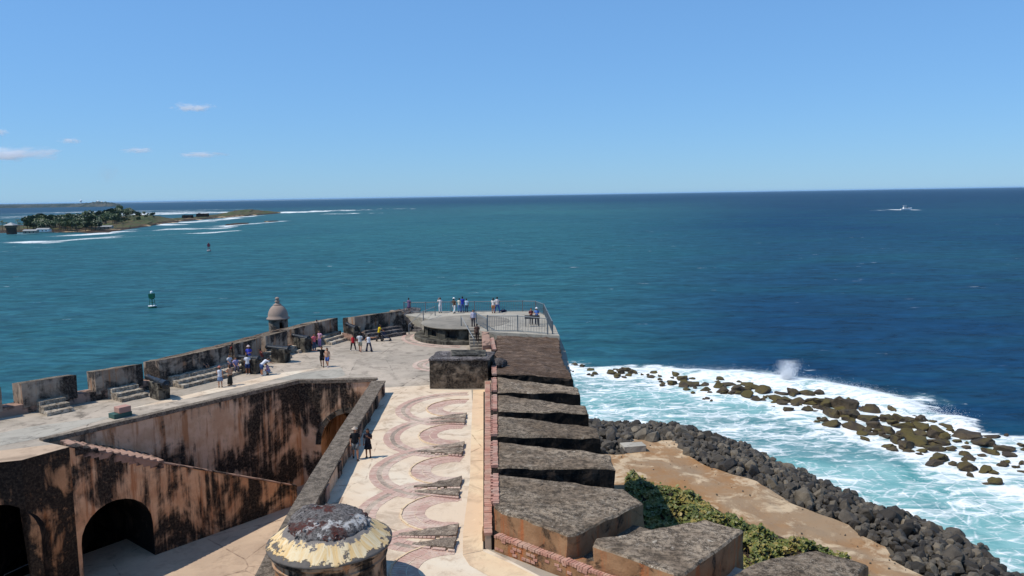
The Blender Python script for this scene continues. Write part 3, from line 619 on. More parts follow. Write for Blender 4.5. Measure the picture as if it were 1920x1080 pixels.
def brick_run(parent, p0, p1, across, ln, ht, gap, mat, jit=.015, alt=0, skip=0.0, inset=0):
    d = (p1-p0); L = d.to_2d().length; d.normalize(); n = max(1, int(L/(ln+gap))); nrm = Vector((-d.y, d.x, 0))
    me0 = MB().box((-.5, -.5, -.5), (.5, .5, .5)).mesh('brick', mat)
    bm = bmesh.new(); bm.from_mesh(me0); bmesh.ops.bevel(bm, geom=bm.edges[:], offset=.06, segments=1); bm.to_mesh(me0); bm.free()
    for i in range(n):
        if random.random() < skip: continue
        w_ = across*(1 if i % 2 or not alt else alt)
        c = p0+d*((i+.5)*(L/n)) + nrm*(random.uniform(-jit, jit)+(across-w_)/2) + Vector((0, 0, random.uniform(-jit, jit)*.6))
        link('brick', me0, parent, c-wloc(parent), (random.uniform(-.02, .02), random.uniform(-.02, .02), math.atan2(d.y, d.x)+random.uniform(-.03, .03)), ((ln)*random.uniform(.9, 1.02), w_, ht))
brick_run(sp, P(914.5, 716, ZS+.02), P(915, 1002, ZS+.02), .34, .22, .12, .015, m_brick)
for i, (y0, y1) in enumerate([(634, 656), (685, 702), (709, 733), (741, 769), (779, 816), (828, 875)]):
    brick_run(sp, P(926.5 if y0 > 640 else 922, y0, ZM+.0), P(926.5, y1, ZM+.0), .36, .17, .14, .02, m_brick, .02, alt=.7)
brick_run(cpt, P(927, 890, ZM), P(928, 946, ZM), .36, .17, .14, .02, m_brick, .02, alt=.7)
# angled near wall
a, b2 = P(927, 1006, ZS), P(1180, 1099, ZS); dd = (b2-a).to_2d().normalized(); nn = Vector((-dd.y, dd.x))
mb = MB(); q = [a.to_2d(), b2.to_2d(), b2.to_2d()+nn*.8, a.to_2d()+nn*.8]; mb.prism([tuple(v) for v in q], T-.3, ZS-.03)
o = mb.build('low_wall', m_brown, cpt); rough(o.data, .025, 1.5, .3)
brick_run(cpt, a+Vector((nn.x*.13, nn.y*.13, .02)), b2+Vector((nn.x*.13, nn.y*.13, .02)), .32, .115, .11, .012, m_brick, .02)
for r in range(4):
    zz = T+.1+r*.13
    for k in range(34):
        if random.random() < .72: continue
        s = .15+k*.24+(r % 2)*.12; c = a.to_2d()+dd*s-nn*.0
        MB().obox((c.x, c.y), dd, nn, .105, .03, zz, zz+.1).build('brick', m_brick, cpt)
mb = MB(); q = [a.to_2d()+nn*.8-dd*.5, b2.to_2d()+nn*.8, b2.to_2d()+nn*5.0, a.to_2d()+nn*4.6]; mb.prism([tuple(v) for v in q], T-1, ZS-.12); mb.build('embrasure_floor', m_wedge, cpt)
# small drain arch and post at the end of the brick strip
ea = P(914, 1006, T); mb = MB(); mb.box((ea.x-.2, ea.y-.5, T-.2), (ea.x+.12, ea.y-.05, ZS-.15)); mb.build('end_pier', m_brown, cpt)
# cream strip between the guns and the brick
st = [tuple(P(x, y))[:2] for x, y in ((887, 731), (884, 800), (881, 900), (868, 1000), (868, 1040), (905, 1033), (908, 940), (911, 840), (914, 731))]
o = sheet('gun_strip_paving', [st], T+.016, m_strip); tag(o, kind='structure')
st2 = [tuple(P(x, y))[:2] for x, y in ((868, 1041), (905, 1034), (960, 1058), (1100, 1130), (1040, 1150), (880, 1060))]
o = sheet('gun_strip_paving', [st2], T+.017, m_strip); tag(o, kind='structure')
gu = MB(); gl = [P(907, y, T) for y in (735, 800, 870, 940, 1030)]
for p0, p1 in zip(gl[:-1], gl[1:]): gu.prism([(p0.x-.02, p0.y), (p1.x-.02, p1.y), (p1.x+.1, p1.y), (p0.x+.1, p0.y)], T-.1, T+.022)
o = gu.build('dark_line', m_flank, origin=(-1.6, 45, T)); tag(o, 'narrow dark line at the foot of the brick parapet', 'gutter')  # narrow dark strip laid along the foot of the brick

# ------------------------------------------------------------------ semicircular gun races laid in brick
RC = [(-8.35, 59.6), (-8.15, 53.85), (-7.99, 47.68), (-7.74, 41.36), (-7.45, 35.6), (-7.1, 29.9), (-6.8, 24.5)]
def arc_bricks(mb, c, r0, r1, ln, t0, t1, z, h, gap=.03, lim=None):
    rm = (r0+r1)/2; n = max(3, int((t1-t0)*rm/ln)); dt = (t1-t0)/n; g2 = gap/rm/2
    for i in range(n):
        a0, a1 = t0+i*dt+g2, t0+(i+1)*dt-g2; j = random.uniform(-.012, .012); zz = z+h+random.uniform(-.006, .006)
        q = [(c[0]+(r1+j)*math.cos(a0), c[1]+(r1+j)*math.sin(a0)), (c[0]+(r1+j)*math.cos(a1), c[1]+(r1+j)*math.sin(a1)), (c[0]+(r0+j)*math.cos(a1), c[1]+(r0+j)*math.sin(a1)), (c[0]+(r0+j)*math.cos(a0), c[1]+(r0+j)*math.sin(a0))]
        if lim and any(lim(*p_) for p_ in q): continue
        mb.prism(q, z-.02, zz)
names = ['farthest from the turret, by the dark stone block', 'second from the dark stone block', 'third from the dark stone block, beside the walking couple', 'fourth from the dark stone block', 'close behind the domed turret', 'partly under the turret shadow', 'at the near edge']
RO, RI = 4.45, 2.3
for i, (lx, yy) in enumerate(RC):
    if i in (0, 6): continue
    c = (lx+RO, yy)
    race = empty('gun_race', (c[0], c[1], T)); tag(race, 'curved brick gun race, '+names[i-1], 'gun race', 'gun races behind the seaward parapet')
    lim = lambda x, y: x > -2.45-.035*(y-35) or (y > 58.6) 
    for nm, r0, r1, ln, mt, zz in (('outer_band', RO-.38, RO, .2, m_pink, .012), ('iron_groove', RO-.66, RO-.4, .55, m_dring, .008), ('middle_band', RO-1.0, RO-.68, .19, m_pink, .013), ('inner_kerb', RI-.03, RI+.05, .6, m_strip, .05), ('inner_band', RI-.62, RI-.06, .16, m_pink, .012), ('core_band', RI-1.1, RI-.66, .16, m_pink, .014)):
        mb = MB(); arc_bricks(mb, c, r0, r1, ln, R_(78), R_(282), T+.002+.002*(i % 2)+(.0 if 'inner' in nm or 'core' in nm else .0), zz, .02, lim)
        if mb.v: o = mb.build(nm, mt, race); o['kind'] = 'stuff'
    wy = yy-2.95
    if 28 < wy < 57:
        for sgn, hh in ((1, .18), (-1, .2)):
            xr = -2.62-.035*(wy-35); y0, y1 = (wy+.12, wy+1.25) if sgn > 0 else (wy-1.25, wy-.12)
            y0 += random.uniform(-.2, .15); y1 += random.uniform(-.25, .2); tipx = xr-2.5*random.uniform(.7, 1.15); tipy = wy+sgn*random.uniform(.2, .55)
            mb = MB(); mb.prism([(tipx, tipy-.12), (xr, y0), (xr, y1), (tipx, tipy+.12)], T-.05, [T+.03, T+hh, T+hh, T+.03])
            o = mb.build('gun_step', m_gstep, race); rough(o.data, .07, 1.6, .22, i)
            mb = MB(); ye = y0 if sgn < 0 else y0
            for k in range(14):
                if random.random() < .08: continue
                f0 = k/14; xx = tipx+(xr-tipx)*(k+.5)/14; ya = (tipy-.12)+(y0-(tipy-.12))*(k+.5)/14
                mb.obox((xx, ya-.07), (1, 0), (0, 1), .075, .09, T-.02, T+.03+hh*(k+.5)/14*.4)
            o = mb.build('step_bricks', m_pink, race); o['kind'] = 'stuff'

# ------------------------------------------------------------------ dark stone block on the terrace
blk = empty('stone_stairhead', (-4.2, 60.5, T)); tag(blk, 'dark rubble stone block with slab roof standing on the terrace', 'stone block')
z1 = 25.75; q = [P(806, 729), P(915, 729)]; bk = [P(926, 661, z1), P(820, 660, z1)]
mb = MB(); mb.prism([(q[0].x, q[0].y), (q[1].x, q[1].y), (bk[0].x, bk[0].y), (bk[1].x, bk[1].y)], T-.1, z1-.05)
o = mb.build('body', m_block, blk); rough(o.data, .07, 1.3, .4)
mb = MB(); mb.prism([(q[0].x-.05, q[0].y-.06), (q[1].x+.2, q[1].y-.06), (bk[0].x+.1, bk[0].y), (bk[1].x, bk[1].y)], z1-.05, z1+.08); o = mb.build('roof', m_cap, blk); rough(o.data, .06, 1.5, .35, 3)
s4 = [P(847, 668, z1+.1), P(911, 668, z1+.1), P(911, 658, z1+.1), P(846, 658, z1+.1)]
MB().prism([(v.x, v.y) for v in s4], z1+.07, z1+.2).build('hatch_slab', m_black if False else m_bunkw, blk, bevel=.02)
c = P(936, 676, ZM+.3); mb = MB(); mb.ball((c.x, c.y, c.z-.2), .62, .8, .42, 12, 8); o = mb.build('rounded_cap', m_cap, blk); rough(o.data, .06, 1.5, .3, 9)

# ------------------------------------------------------------------ round bunker and platform at the tip
ZP = 25.0
bc = P(873, 603, ZP); RB = 4.6
bun = empty('round_bunker', (bc.x, bc.y, T)); tag(bun, 'round grey concrete bunker with dark slits and flat disc roof', 'bunker')
def ring_wall(name, r0, r1, z0, z1, mat, slots=(), n=72):
    mb = MB(); z_ = [z0, z0+(z1-z0)*.36, z0+(z1-z0)*.84, z1]
    for i in range(n):
        a0, a1 = 2*math.pi*i/n, 2*math.pi*(i+1)/n; am = math.degrees((a0+a1)/2) % 360
        sl = any(s0 <= am <= s1 for s0, s1 in slots)
        for k in range(3):
            if k == 1 and sl: continue
            q = [(bc.x+r1*math.cos(a0), bc.y+r1*math.sin(a0)), (bc.x+r1*math.cos(a1), bc.y+r1*math.sin(a1)), (bc.x+r0*math.cos(a1), bc.y+r0*math.sin(a1)), (bc.x+r0*math.cos(a0), bc.y+r0*math.sin(a0))]
            mb.prism(q, z_[k], z_[k+1])
    bm = bmesh.new(); me = mb.mesh(name, mat, wloc(bun)); bm.from_mesh(me); bmesh.ops.remove_doubles(bm, verts=bm.verts, dist=.001); bm.to_mesh(me); bm.free()
    return link(name, me, bun)
ring_wall('drum', RB-.75, RB-.25, T, ZP-.12, m_bunkw, [(183, 200), (212, 232), (246, 262)])
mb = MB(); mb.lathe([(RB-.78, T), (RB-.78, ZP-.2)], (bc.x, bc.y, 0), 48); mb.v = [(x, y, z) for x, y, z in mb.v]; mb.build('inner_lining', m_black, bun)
mb = MB(); mb.lathe([(RB-.1, -.12), (RB, -.06), (RB, 0), (RB-.15, .03), (.01, .06)], (bc.x, bc.y, ZP), 64); mb.build('disc_roof', m_bunk, bun, smooth=False)
mb = MB(); mb.lathe([(RB+.75, 0), (RB+.75, .32), (RB+.55, .36), (RB-.3, .36)], (bc.x, bc.y, T), 64); mb.build('ring_step', m_bunkw, bun)
ra = empty('brick_ring_paving', (bc.x, bc.y, T)); tag(ra, 'curved red brick band set in the paving around the bunker', 'brick band')
for r0, r1, mt in ((RB+1.75, RB+2.1, m_pink), (RB+1.3, RB+1.7, m_dring), (RB+.95, RB+1.25, m_pink)):
    mb = MB(); arc_bricks(mb, (bc.x, bc.y), r0, r1, .25, R_(165), R_(268), T+.003, .02, .03); o = mb.build('brick_band', mt, ra); o['kind'] = 'stuff'
c2 = P(838, 683); ra = empty('brick_ring_paving', (c2.x, c2.y, T)); tag(ra, 'curved red brick band beside the dark stone block', 'brick band')
for r0, r1, mt in ((2.6, 3.0, m_pink), (2.2, 2.56, m_dring), (1.85, 2.16, m_pink)):
    mb = MB(); arc_bricks(mb, (c2.x, c2.y), r0, r1, .25, R_(110), R_(265), T+.003, .02, .03); o = mb.build('brick_band', mt, ra); o['kind'] = 'stuff'
plat = empty('lookout_platform', (0, 80, T)); tag(plat, 'raised pale concrete lookout platform at the tip of the fort', 'platform')
pp = [P(x, y, ZP) for x, y in ((757, 590), (800, 584), (1005, 583), (1022, 590), (1049, 629), (917, 622), (903, 621), (890, 612))]
MB().prism([(v.x, v.y) for v in pp], T-.2, ZP-.012).build('deck', m_conc, plat)
e0, e1 = P(903, 621, ZP), P(918, 656, T)
mb = MB(); mb.prism([(e0.x, e0.y), (P(917, 623, ZP).x, P(917, 623, ZP).y), (P(920, 655, T+.6).x, P(920, 655, T+.6).y), (P(905, 656, T+.6).x, P(905, 656, T+.6).y)], T-.1, [ZP, ZP, T+1.0, T+1.0]); mb.build('ramp_wall', m_sill, plat)
# steps up to the platform, in front (right of the bunker) and on the left by the wall
def flight(name, label, base, up, width, n, rise, run, mat, z0=T, side=m_bunkw):
    e = empty(name, (base.x, base.y, z0)); tag(e, label, 'steps'); up = Vector(up).to_2d().normalized(); sd = Vector((-up.y, up.x))
    for i in range(n):
        c = base.to_2d()+up*(run*(i+.5)+ (n-1-i)*0)
        mb = MB(); far_ = base.to_2d()+up*(run*n); c0 = base.to_2d()+up*run*i; mid = (c0+far_)/2
        mb.obox(mid, up, sd, (far_-c0).length/2, width/2-.002*i, z0+(rise*i if i else -.1), z0+rise*(i+1)); o = mb.build('step', mat, e); rough(o.data, .025, 2, .35, i+int(base.x*7))
    return e
sb = P(897, 657); stf = flight('platform_steps', 'narrow concrete steps climbing beside the bunker to the platform', sb, (-.09, 1, 0), 1.5, 7, .21, .5, m_bunk)
sb2 = P(775, 622); stl = flight('rubble_steps', 'rough stone steps at the left end of the platform', sb2, (.45, 1, 0), 1.5, 7, .21, .55, m_cap)
rw = MB(); q = [P(757, 620), P(770, 622), P(790, 600), P(762, 604)]; rw.prism([(v.x, v.y) for v in q], T-.1, [T+1.6, T+.5, T+1.5, T+1.8]); o = rw.build('rubble_wall', m_cap, origin=tuple(q[0])); rough(o.data, .14, 1.3, .35); tag(o, 'tumbled light rubble wall beside the left platform steps', 'wall')

def railing(name, label, pts, z0, h=1.1, step=.16, post_every=None, mat=m_rail, posts=None):
    e = empty(name, (pts[0].x, pts[0].y, z0)); tag(e, label, 'railing')
    pm = bpy.data.meshes.get('post_'+name); bal = MB().box((-.017, -.017, 0), (.017, .017, h-.18)).mesh('baluster', mat)
    post = MB().box((-.06, -.06, 0), (.06, .06, h+.08)).mesh('post', mat)
    off = wloc(e)
    for p_ in (posts or pts): link('post', post, e, Vector((p_.x, p_.y, z0))-off)
    for a, b_ in zip(pts[:-1], pts[1:]):
        for zz, r in ((h, .045), (.1, .03)):
            MB().tube([(a.x, a.y, z0+zz), (b_.x, b_.y, z0+zz)], r, 6).build('rail', mat, e)
        L = (b_-a).length; n = int(L/step)
        for i in range(1, n): q = a.lerp(b_, i/n); link('baluster', bal, e, Vector((q.x, q.y, z0+.1))-off)
    return e
fr = [P(x, y, ZP) for x, y in ((758, 586), (798, 586), (846, 585), (890, 584.5), (936, 584), (980, 583.5), (1004, 584), (1020, 590))]
railing('far_railing', 'grey metal railing along the far edge of the platform', fr, ZP, 1.15, .2)
nr = [P(x, y, ZP) for x, y in ((914.5, 621), (971, 621.5), (1027, 627))]
railing('near_railing', 'grey metal railing with close bars at the near edge of the platform', nr, ZP, 1.5, .17)
railing('side_railing', 'dark metal railing at the right end of the platform', [P(1020, 590, ZP), P(1027, 606, ZP), P(1036, 626, ZP)], ZP, 1.15, .25)
railing('inner_railing', 'thin metal railing between the bunker steps and the platform', [P(893, 607, ZP), P(914, 619, ZP)], ZP, 1.1, .3)
def handrail(label, pts, posts):
    e = empty('stair_handrail', pts[0]); tag(e, label, 'handrail'); MB().tube(pts, .035, 6).build('rail', m_raill, e)
    for p_, z in posts: MB().box((p_.x-.045, p_.y-.045, z), (p_.x+.045, p_.y+.045, p_.z+.05)).build('post', m_rail, e)
a, b2 = P(865, 612, ZP), P(889, 655, T); a_t = Vector((a.x, a.y, ZP+1.0)); b_t = Vector((b2.x, b2.y, T+1.0)); handrail('sloping handrail with dark posts on the steps beside the bunker', [a_t, b_t], [(a_t, ZP), (b_t, T)])
a, b2 = P(767, 627), P(794, 601, ZP); a_t = Vector((a.x, a.y, T+1.05)); b_t = Vector((b2.x, b2.y, ZP+1.0)); c_t = P(816, 592, ZP); c_t.z += 1.0; handrail('pale sloping handrail on the rubble steps at the left', [a_t, b_t, c_t], [(a_t, T), (b_t, ZP), (c_t, ZP)])
# display panel by the near railing
c = P(998, 612, ZP); pn = empty('display_panel', (c.x, c.y, ZP)); tag(pn, 'dark display panel on two legs behind the near railing', 'display panel')
MB().add([(c.x-.75, c.y-.15, ZP+.85), (c.x+.75, c.y-.15, ZP+.85), (c.x+.75, c.y+.2, ZP+1.1), (c.x-.75, c.y+.2, ZP+1.1), (c.x-.75, c.y-.15, ZP+.78), (c.x+.75, c.y-.15, ZP+.78), (c.x+.75, c.y+.2, ZP+1.03), (c.x-.75, c.y+.2, ZP+1.03)], [(0, 1, 2, 3), (7, 6, 5, 4), (0, 4, 5, 1), (1, 5, 6, 2), (2, 6, 7, 3), (3, 7, 4, 0)]).build('panel', m_black, pn)
for dx in (-.65, .65): MB().box((c.x+dx-.04, c.y-.04, ZP), (c.x+dx+.04, c.y+.04, ZP+.9)).build('leg', m_black, pn)
c = P(944, 584, ZP); mb = MB(); mb.ball((c.x, c.y-.3, ZP+.13), .38, .2, .15, 10, 6); mb.tube([(c.x-.2, c.y-.3, ZP+.24), (c.x, c.y-.3, ZP+.42), (c.x+.2, c.y-.3, ZP+.24)], .02, 5); o = mb.build('bag', fab(40, 44, 70), origin=(c.x, c.y-.3, ZP)); tag(o, 'dark bag lying by the far railing beside two visitors', 'bag')

# ================================================================== HARBOUR-SIDE PARAPET (left)
HM = 2.15; SH = .68
hp = empty('harbour_parapet', tuple(W(300))); tag(hp, 'long stained harbour parapet of plaster merlons with gun embrasures', 'parapet')
sw = MB()
xs = [-60, 25, 90, 140, 215, 300, 385, 460, 520, 570, 640]
inn = []; ot = []
for x in xs:
    u, n = frame(x, 10); q = W(x).to_2d(); inn.append((q.x, q.y)); q2 = q-n*2.6; ot.append((q2.x, q2.y))
for i in range(len(xs)-1): sw.prism([inn[i], inn[i+1], ot[i+1], ot[i]], T-.6, [T+SH, T+SH, T+SH-.3, T+SH-.3])
o = sw.build('sill_wall', m_sill, hp)
for i, (x0, x1) in enumerate([(-58, 6), (45, 147), (181, 270), (301, 431), (441, 491), (500, 540), (554, 591), (598, 634)]):
    ks = [x0, (x0+x1)/2, x1] if x1-x0 > 60 else [x0, x1]
    fi = []; bi = []
    for j, x in enumerate(ks):
        u, n = frame(x, 6); q = W(x).to_2d()+n*.02; sh = .35 if j == 0 else (-.35 if j == len(ks)-1 else 0)
        fi.append((q.x, q.y)); q2 = W(x).to_2d()-n*2.3+u*sh*.3; bi.append((q2.x, q2.y))
    pts = fi+bi[::-1]; zs = [T+HM]*len(fi)+[T+HM-.35]*len(bi)
    mb = MB(); mb.prism(pts, T+SH-.25, zs); mb.mi = [0]*len(mb.f); mb.mi[1] = 1
    o = mb.build('merlon', [m_left, m_merlon], hp); rough(o.data, .05, .8, .5, i)
for x0, x1 in ((-62, 640),):                    # worn coping line on the outer side
    mb = MB(); ks = [330, 385, 440, 500, 560, 622]; 
    for a, b2 in zip(ks[:-1], ks[1:]):
        (ua, na), (ub, nb) = frame(a, 8), frame(b2, 8); qa, qb = W(a).to_2d(), W(b2).to_2d()
        mb.prism([tuple(qa-na*2.0), tuple(qb-nb*2.0), tuple(qb-nb*3.4), tuple(qa-na*3.4)], T-1, [T+1.85, T+1.85, T+1.6, T+1.6])
    o = mb.build('outer_slope', m_slab, hp); rough(o.data, .07, .8, .6, 4)
# end piece facing the camera, with a bench in front
ep = empty('end_parapet', tuple(P(661, 640))); tag(ep, 'blotched end parapet with stone bench near the yellow shirted visitor', 'parapet')
a, b2 = P(666, 636).to_2d(), P(754, 622).to_2d(); uu = (b2-a).normalized(); nn = Vector((-uu.y, uu.x))
mb = MB(); mb.prism([tuple(a), tuple(b2), tuple(b2+nn*2.2), tuple(a+nn*2.2)], T-.3, [T+2.3, T+2.3, T+2.0, T+2.0]); mb.mi = [0]*6; mb.mi[1] = 1
o = mb.build('merlon', [m_left, m_merlon], ep); rough(o.data, .06, .8, .5, 2)
mb = MB(); mb.prism([tuple(b2), tuple(P(768, 622).to_2d()), tuple(P(762, 604).to_2d()), tuple(b2+nn*2.2)], T-.3, [T+2.3, T+.8, T+1.6, T+2.1]); o = mb.build('sloped_end', m_left, ep); rough(o.data, .08, .9, .4, 5)
a, b2 = P(684, 636).to_2d()-nn*.0, P(750, 626).to_2d()
for k, (d0, d1, z) in enumerate(((-1.1, .4, .3), (-.6, .4, .6), (-.1, .4, .85))):
    mb = MB(); mb.prism([tuple(a+nn*d0), tuple(b2+nn*d0), tuple(b2+nn*d1), tuple(a+nn*d1)], T-.05, T+z); o = mb.build('bench_step', m_cap, ep); rough(o.data, .07, 1.5, .35, k)
a, b2 = P(642, 637).to_2d(), P(661, 640).to_2d(); uu2 = (b2-a).normalized(); nn2 = Vector((-uu2.y, uu2.x))
mb = MB(); mb.prism([tuple(a), tuple(b2), tuple(b2+nn2*2), tuple(a+nn2*2)], T-.3, T+.7); mb.build('sill', m_sill, ep)

# firing steps
def fstep(x, wpx, n=3, dep=.42, rise=.24, label='', push=0, mat=m_fstep):
    u, nrm = frame(x, 8); u = Vector(u); c = W(x).to_2d(); e = empty('firing_steps', (c.x, c.y, T)); tag(e, label, 'steps', 'worn stone steps along the harbour parapet')
    k = (W(x)-EYE).dot(_F); hw = wpx*k/FPX/2/max(.3, abs(u.dot(Vector((1, 0)))))*.75
    for i in range(n):
        dpt = push+dep*(n-i); mb = MB(); mb.obox(c+nrm*(dpt/2), u, nrm, hw-.004*i, dpt/2, T-.05, T+rise*(i+1)); o = mb.build('step', mat, e); rough(o.data, .05, 1.8, .3, i+int(x))
    return e
fstep(94, 40, 3, .68, .26, 'worn stone firing steps nearest the left edge of the view'); fstep(228, 40, 3, .68, .26, 'worn stone firing steps left of the lone black cannon')
fstep(362, 75, 3, .66, .25, 'broad stone firing steps behind the woman in the white tank top'); fstep(422, 42, 3, .66, .25, 'stone firing steps with seated visitors by the second cannon')
fstep(505, 20, 3, .6, .25, 'stone firing steps beside the bending man in white'); fstep(548, 12, 2, .6, .3, 'small stone firing steps between two cannons'); fstep(612, 30, 3, .6, .26, 'stone firing steps behind the family in pink')

# cannons
def cannon(mx, my, bx, by, zm, zb, label, ped, pz=.75, s=1.2):
    m0, b0 = P(mx, my, T+zm), P(bx, by, T+zb); d = (b0-m0); L = d.length; d.normalize()
    e = empty('cannon', (ped[0], ped[1], T)); tag(e, label, 'cannon', 'iron cannons along the harbour parapet')
    prof = [(0, .13), (.02, .17), (.06, .19), (.10, .16), (.14, .145), (.45, .175), (.46, .195), (.48, .195), (.49, .185), (.70, .205), (.71, .235), (.735, .235), (.74, .22), (.94, .25), (.95, .275), (.975, .275), (.98, .21), (1.0, .1), (1.01, .07), (1.03, .09), (1.05, .09), (1.065, .03)]
    pts = [m0+d*(t*L) for t, r in prof]; mb = MB(); mb.tube(pts, [r*s for t, r in prof], 16); brl = mb.build('barrel', m_iron, e, smooth=False)
    bo = MB(); bo.tube([m0-d*.004, m0+d*.01], [.075*s, .075*s], 12); bo.build('bore', m_black, e).parent = brl
    c = m0+d*(L*.62); sd = d.cross(Vector((0, 0, 1))).normalized()
    tr = MB(); tr.tube([c-sd*.42*s, c+sd*.42*s], .07*s, 8); tr.build('trunnion', m_iron, e)
    u2 = d.to_2d().normalized(); n2 = Vector((-u2.y, u2.x)); top = c.z-.16*s
    pb = MB(); pb.obox((c.x, c.y), u2, n2, .6*s, .36*s, T-.05, top-.12); o = pb.build('pedestal', m_ped, e); rough(o.data, .03, 1.5, .3)
    for sg in (-1, 1):
        cb = MB(); q = Vector((c.x, c.y))+n2*sg*.3*s; cb.obox((q.x, q.y), u2, n2, .6*s, .07*s, top-.2, c.z+.02); cb.build('cheek', m_ped, e)
def mid2(x, y): q = P(x, y); return (q.x, q.y)
cannon(275, 706, 313, 722, 1.35, 1.15, 'lone black cannon on a block, muzzle in the left embrasure', mid2(298, 738))
cannon(446, 669, 487, 674, 1.3, 1.2, 'black cannon with a visitor in white standing before it', mid2(470, 700))
cannon(499, 650, 543, 656, 1.3, 1.15, 'black cannon on a square block between two flights of steps', mid2(525, 672))
cannon(548, 628, 579, 636, 1.5, 1.25, 'black cannon beside the family in pink and red', mid2(568, 650))
cannon(650, 607, 668, 617, 1.6, 1.2, 'farthest cannon, aimed through the gap left of the blotched end parapet', mid2(664, 634), s=1.25)

# green chest with pink stone on the pavement
c = P(226, 781); bx = empty('green_chest', tuple(c)); tag(bx, 'small green metal chest with a pinkish lid on the paving', 'chest')
u, nrm = frame(226); MB().obox((c.x, c.y), u, nrm, .62, .4, T, T+.32).build('base', plain('dull green paint', S(52, 84, 76), .5), bx, bevel=.03)
MB().obox((c.x+.15, c.y+.05), u, nrm, .42, .36, T+.32, T+.72).build('lid', plain('pinkish stone', A(196, 150, 132), .8), bx, bevel=.04)

# ------------------------------------------------------------------ sentry box at the far corner
sx = P(522, 604); u, nrm = frame(522); sc0 = Vector((P(522, 607, T+1.6).x, P(522, 607, T+1.6).y, T+.6))
sen = empty('sentry_box', tuple(sc0)); tag(sen, 'domed stone sentry box on the outer corner of the harbour parapet', 'sentry box')
kpx = (sc0-EYE).dot(_F)/FPX; r = 17.5*kpx
m_sent = stained('sentry plaster', A(150, 136, 120), A(128, 116, 104), S(52, 46, 42), S(88, 80, 72), .52, 1.0, None, .6)
m_dome = plain('sentry dome plaster', A(172, 150, 134), .9, 0, .15, 3)
zt = T+.6+1.0; zr = sc0.z+ (607-583)*kpx+.2
mb = MB(); nS = 16; sl = []
for i in range(nS):
    a0, a1 = 2*math.pi*i/nS, 2*math.pi*(i+1)/nS; am = math.degrees((a0+a1)/2) % 360
    for k, (za, zb) in enumerate(((sc0.z-2.5, sc0.z+.15), (sc0.z+.15, sc0.z+1.25), (sc0.z+1.25, zr))):
        if k == 1 and (285 < am < 320 or 160 < am < 175): continue
        q = [(sc0.x+r*math.cos(a0), sc0.y+r*math.sin(a0)), (sc0.x+r*math.cos(a1), sc0.y+r*math.sin(a1)), (sc0.x+(r-.22)*math.cos(a1), sc0.y+(r-.22)*math.sin(a1)), (sc0.x+(r-.22)*math.cos(a0), sc0.y+(r-.22)*math.sin(a0))]; mb.prism(q, za, zb)
mb.build('drum', m_sent, sen)
hd = (583-557)*kpx
mb = MB(); mb.lathe([(r*1.0, -.05), (r*1.2, 0), (r*1.2, .1), (r*1.05, .2)]+[(r*1.05*math.cos(t), .2+hd*.92*math.sin(t)) for t in [k*math.pi/2/9 for k in range(1, 9)]], (sc0.x, sc0.y, zr), 24); o = mb.build('dome', m_dome, sen, smooth=True)
z2 = zr+.2+hd*.9; mb = MB(); mb.lathe([(.42, 0), (.4, .12), (.24, .2), (.2, .34), (.3, .42), (.16, .5), (.14, .56), (.22, .66), (.22, .76), (.12, .84), (.01, .88)], (sc0.x, sc0.y, z2-.1), 14); mb.build('finial', m_dome, sen, smooth=True).parent = o

# ------------------------------------------------------------------ near domed turret
TF = 1.068; tc = Vector((-6.86, 28.2, T)); zr = 25.53; RT = 2.24
def tl2(prof): return [(r_*TF, z_*TF) for r_, z_ in prof]
tur = empty('domed_turret', tuple(tc)); tag(tur, 'large round turret with rubble dome and flaking yellow plaster skirt', 'turret')
m_tur = stained('turret drum plaster', A(196, 166, 136), A(170, 136, 106), S(30, 26, 22), S(76, 64, 53), .5, .8, A(190, 130, 84), .7, off=18)
m_skirt, g, b = M('flaking yellow plaster'); p = g.pos(); loc = g.n('VectorMath', {0: p, 1: (tc.x, tc.y, zr)}, operation='SUBTRACT').outputs[0]
sx_ = g.n('SeparateXYZ', {0: loc}); an = g.m('ARCTAN2', sx_.outputs[1], sx_.outputs[0]); rr = g.n('VectorMath', {0: g.n('CombineXYZ', {0: sx_.outputs[0], 1: sx_.outputs[1]}).outputs[0]}, operation='LENGTH').outputs['Value']; rr = g.m('MULTIPLY', rr, 1/TF)
st_ = g.noise(g.n('CombineXYZ', {0: g.m('MULTIPLY', an, 4.0), 1: g.m('MULTIPLY', rr, .6), 2: 0.0}).outputs[0], 1.1, 7, .62, .9)
c0 = g.ramp(st_, [(.3, A(250, 222, 170)), (.45, A(242, 200, 136)), (.58, A(250, 228, 186)), (.68, A(236, 196, 130)), (.8, A(190, 140, 90))])
gr = g.noise(p, 2.6, 8, .7); rimk = g.step(g.m('ADD', rr, g.m('MULTIPLY', g.m('SUBTRACT', gr, .5), 1.3)), 1.99, 2.03)
rimk = g.m('MAXIMUM', rimk, g.m('MULTIPLY', g.step(g.noise(p, 1.3, 7, .68), .57, .61), g.step(rr, 1.6, 1.8)))
c0 = g.mix(rimk, c0, g.mix(gr, S(50, 46, 42), S(120, 112, 104)))
topk = g.step(g.m('ADD', rr, g.m('MULTIPLY', g.m('SUBTRACT', gr, .5), 1.2)), 1.55, 1.5); c0 = g.mix(topk, c0, g.mix(gr, S(70, 64, 60), S(150, 142, 134)))
setp(g, b, color=c0, rough=.85, spec=.15, normal=g.bump(g.m('ADD', g.m('MULTIPLY', st_, .6), g.m('MULTIPLY', rimk, .5)), .8, .08))
mb = MB(); mb.lathe(tl2([(1.88, -3.2), (1.88, -.62), (1.93, -.58), (1.95, -.5), (1.9, -.46), (1.9, -.3), (1.98, -.24), (2.05, -.18), (2.05, -.06)]), (tc.x, tc.y, zr), 64); o = mb.build('drum', m_tur, tur, smooth=False); rough(o.data, .025, 1.6, .25, 2)
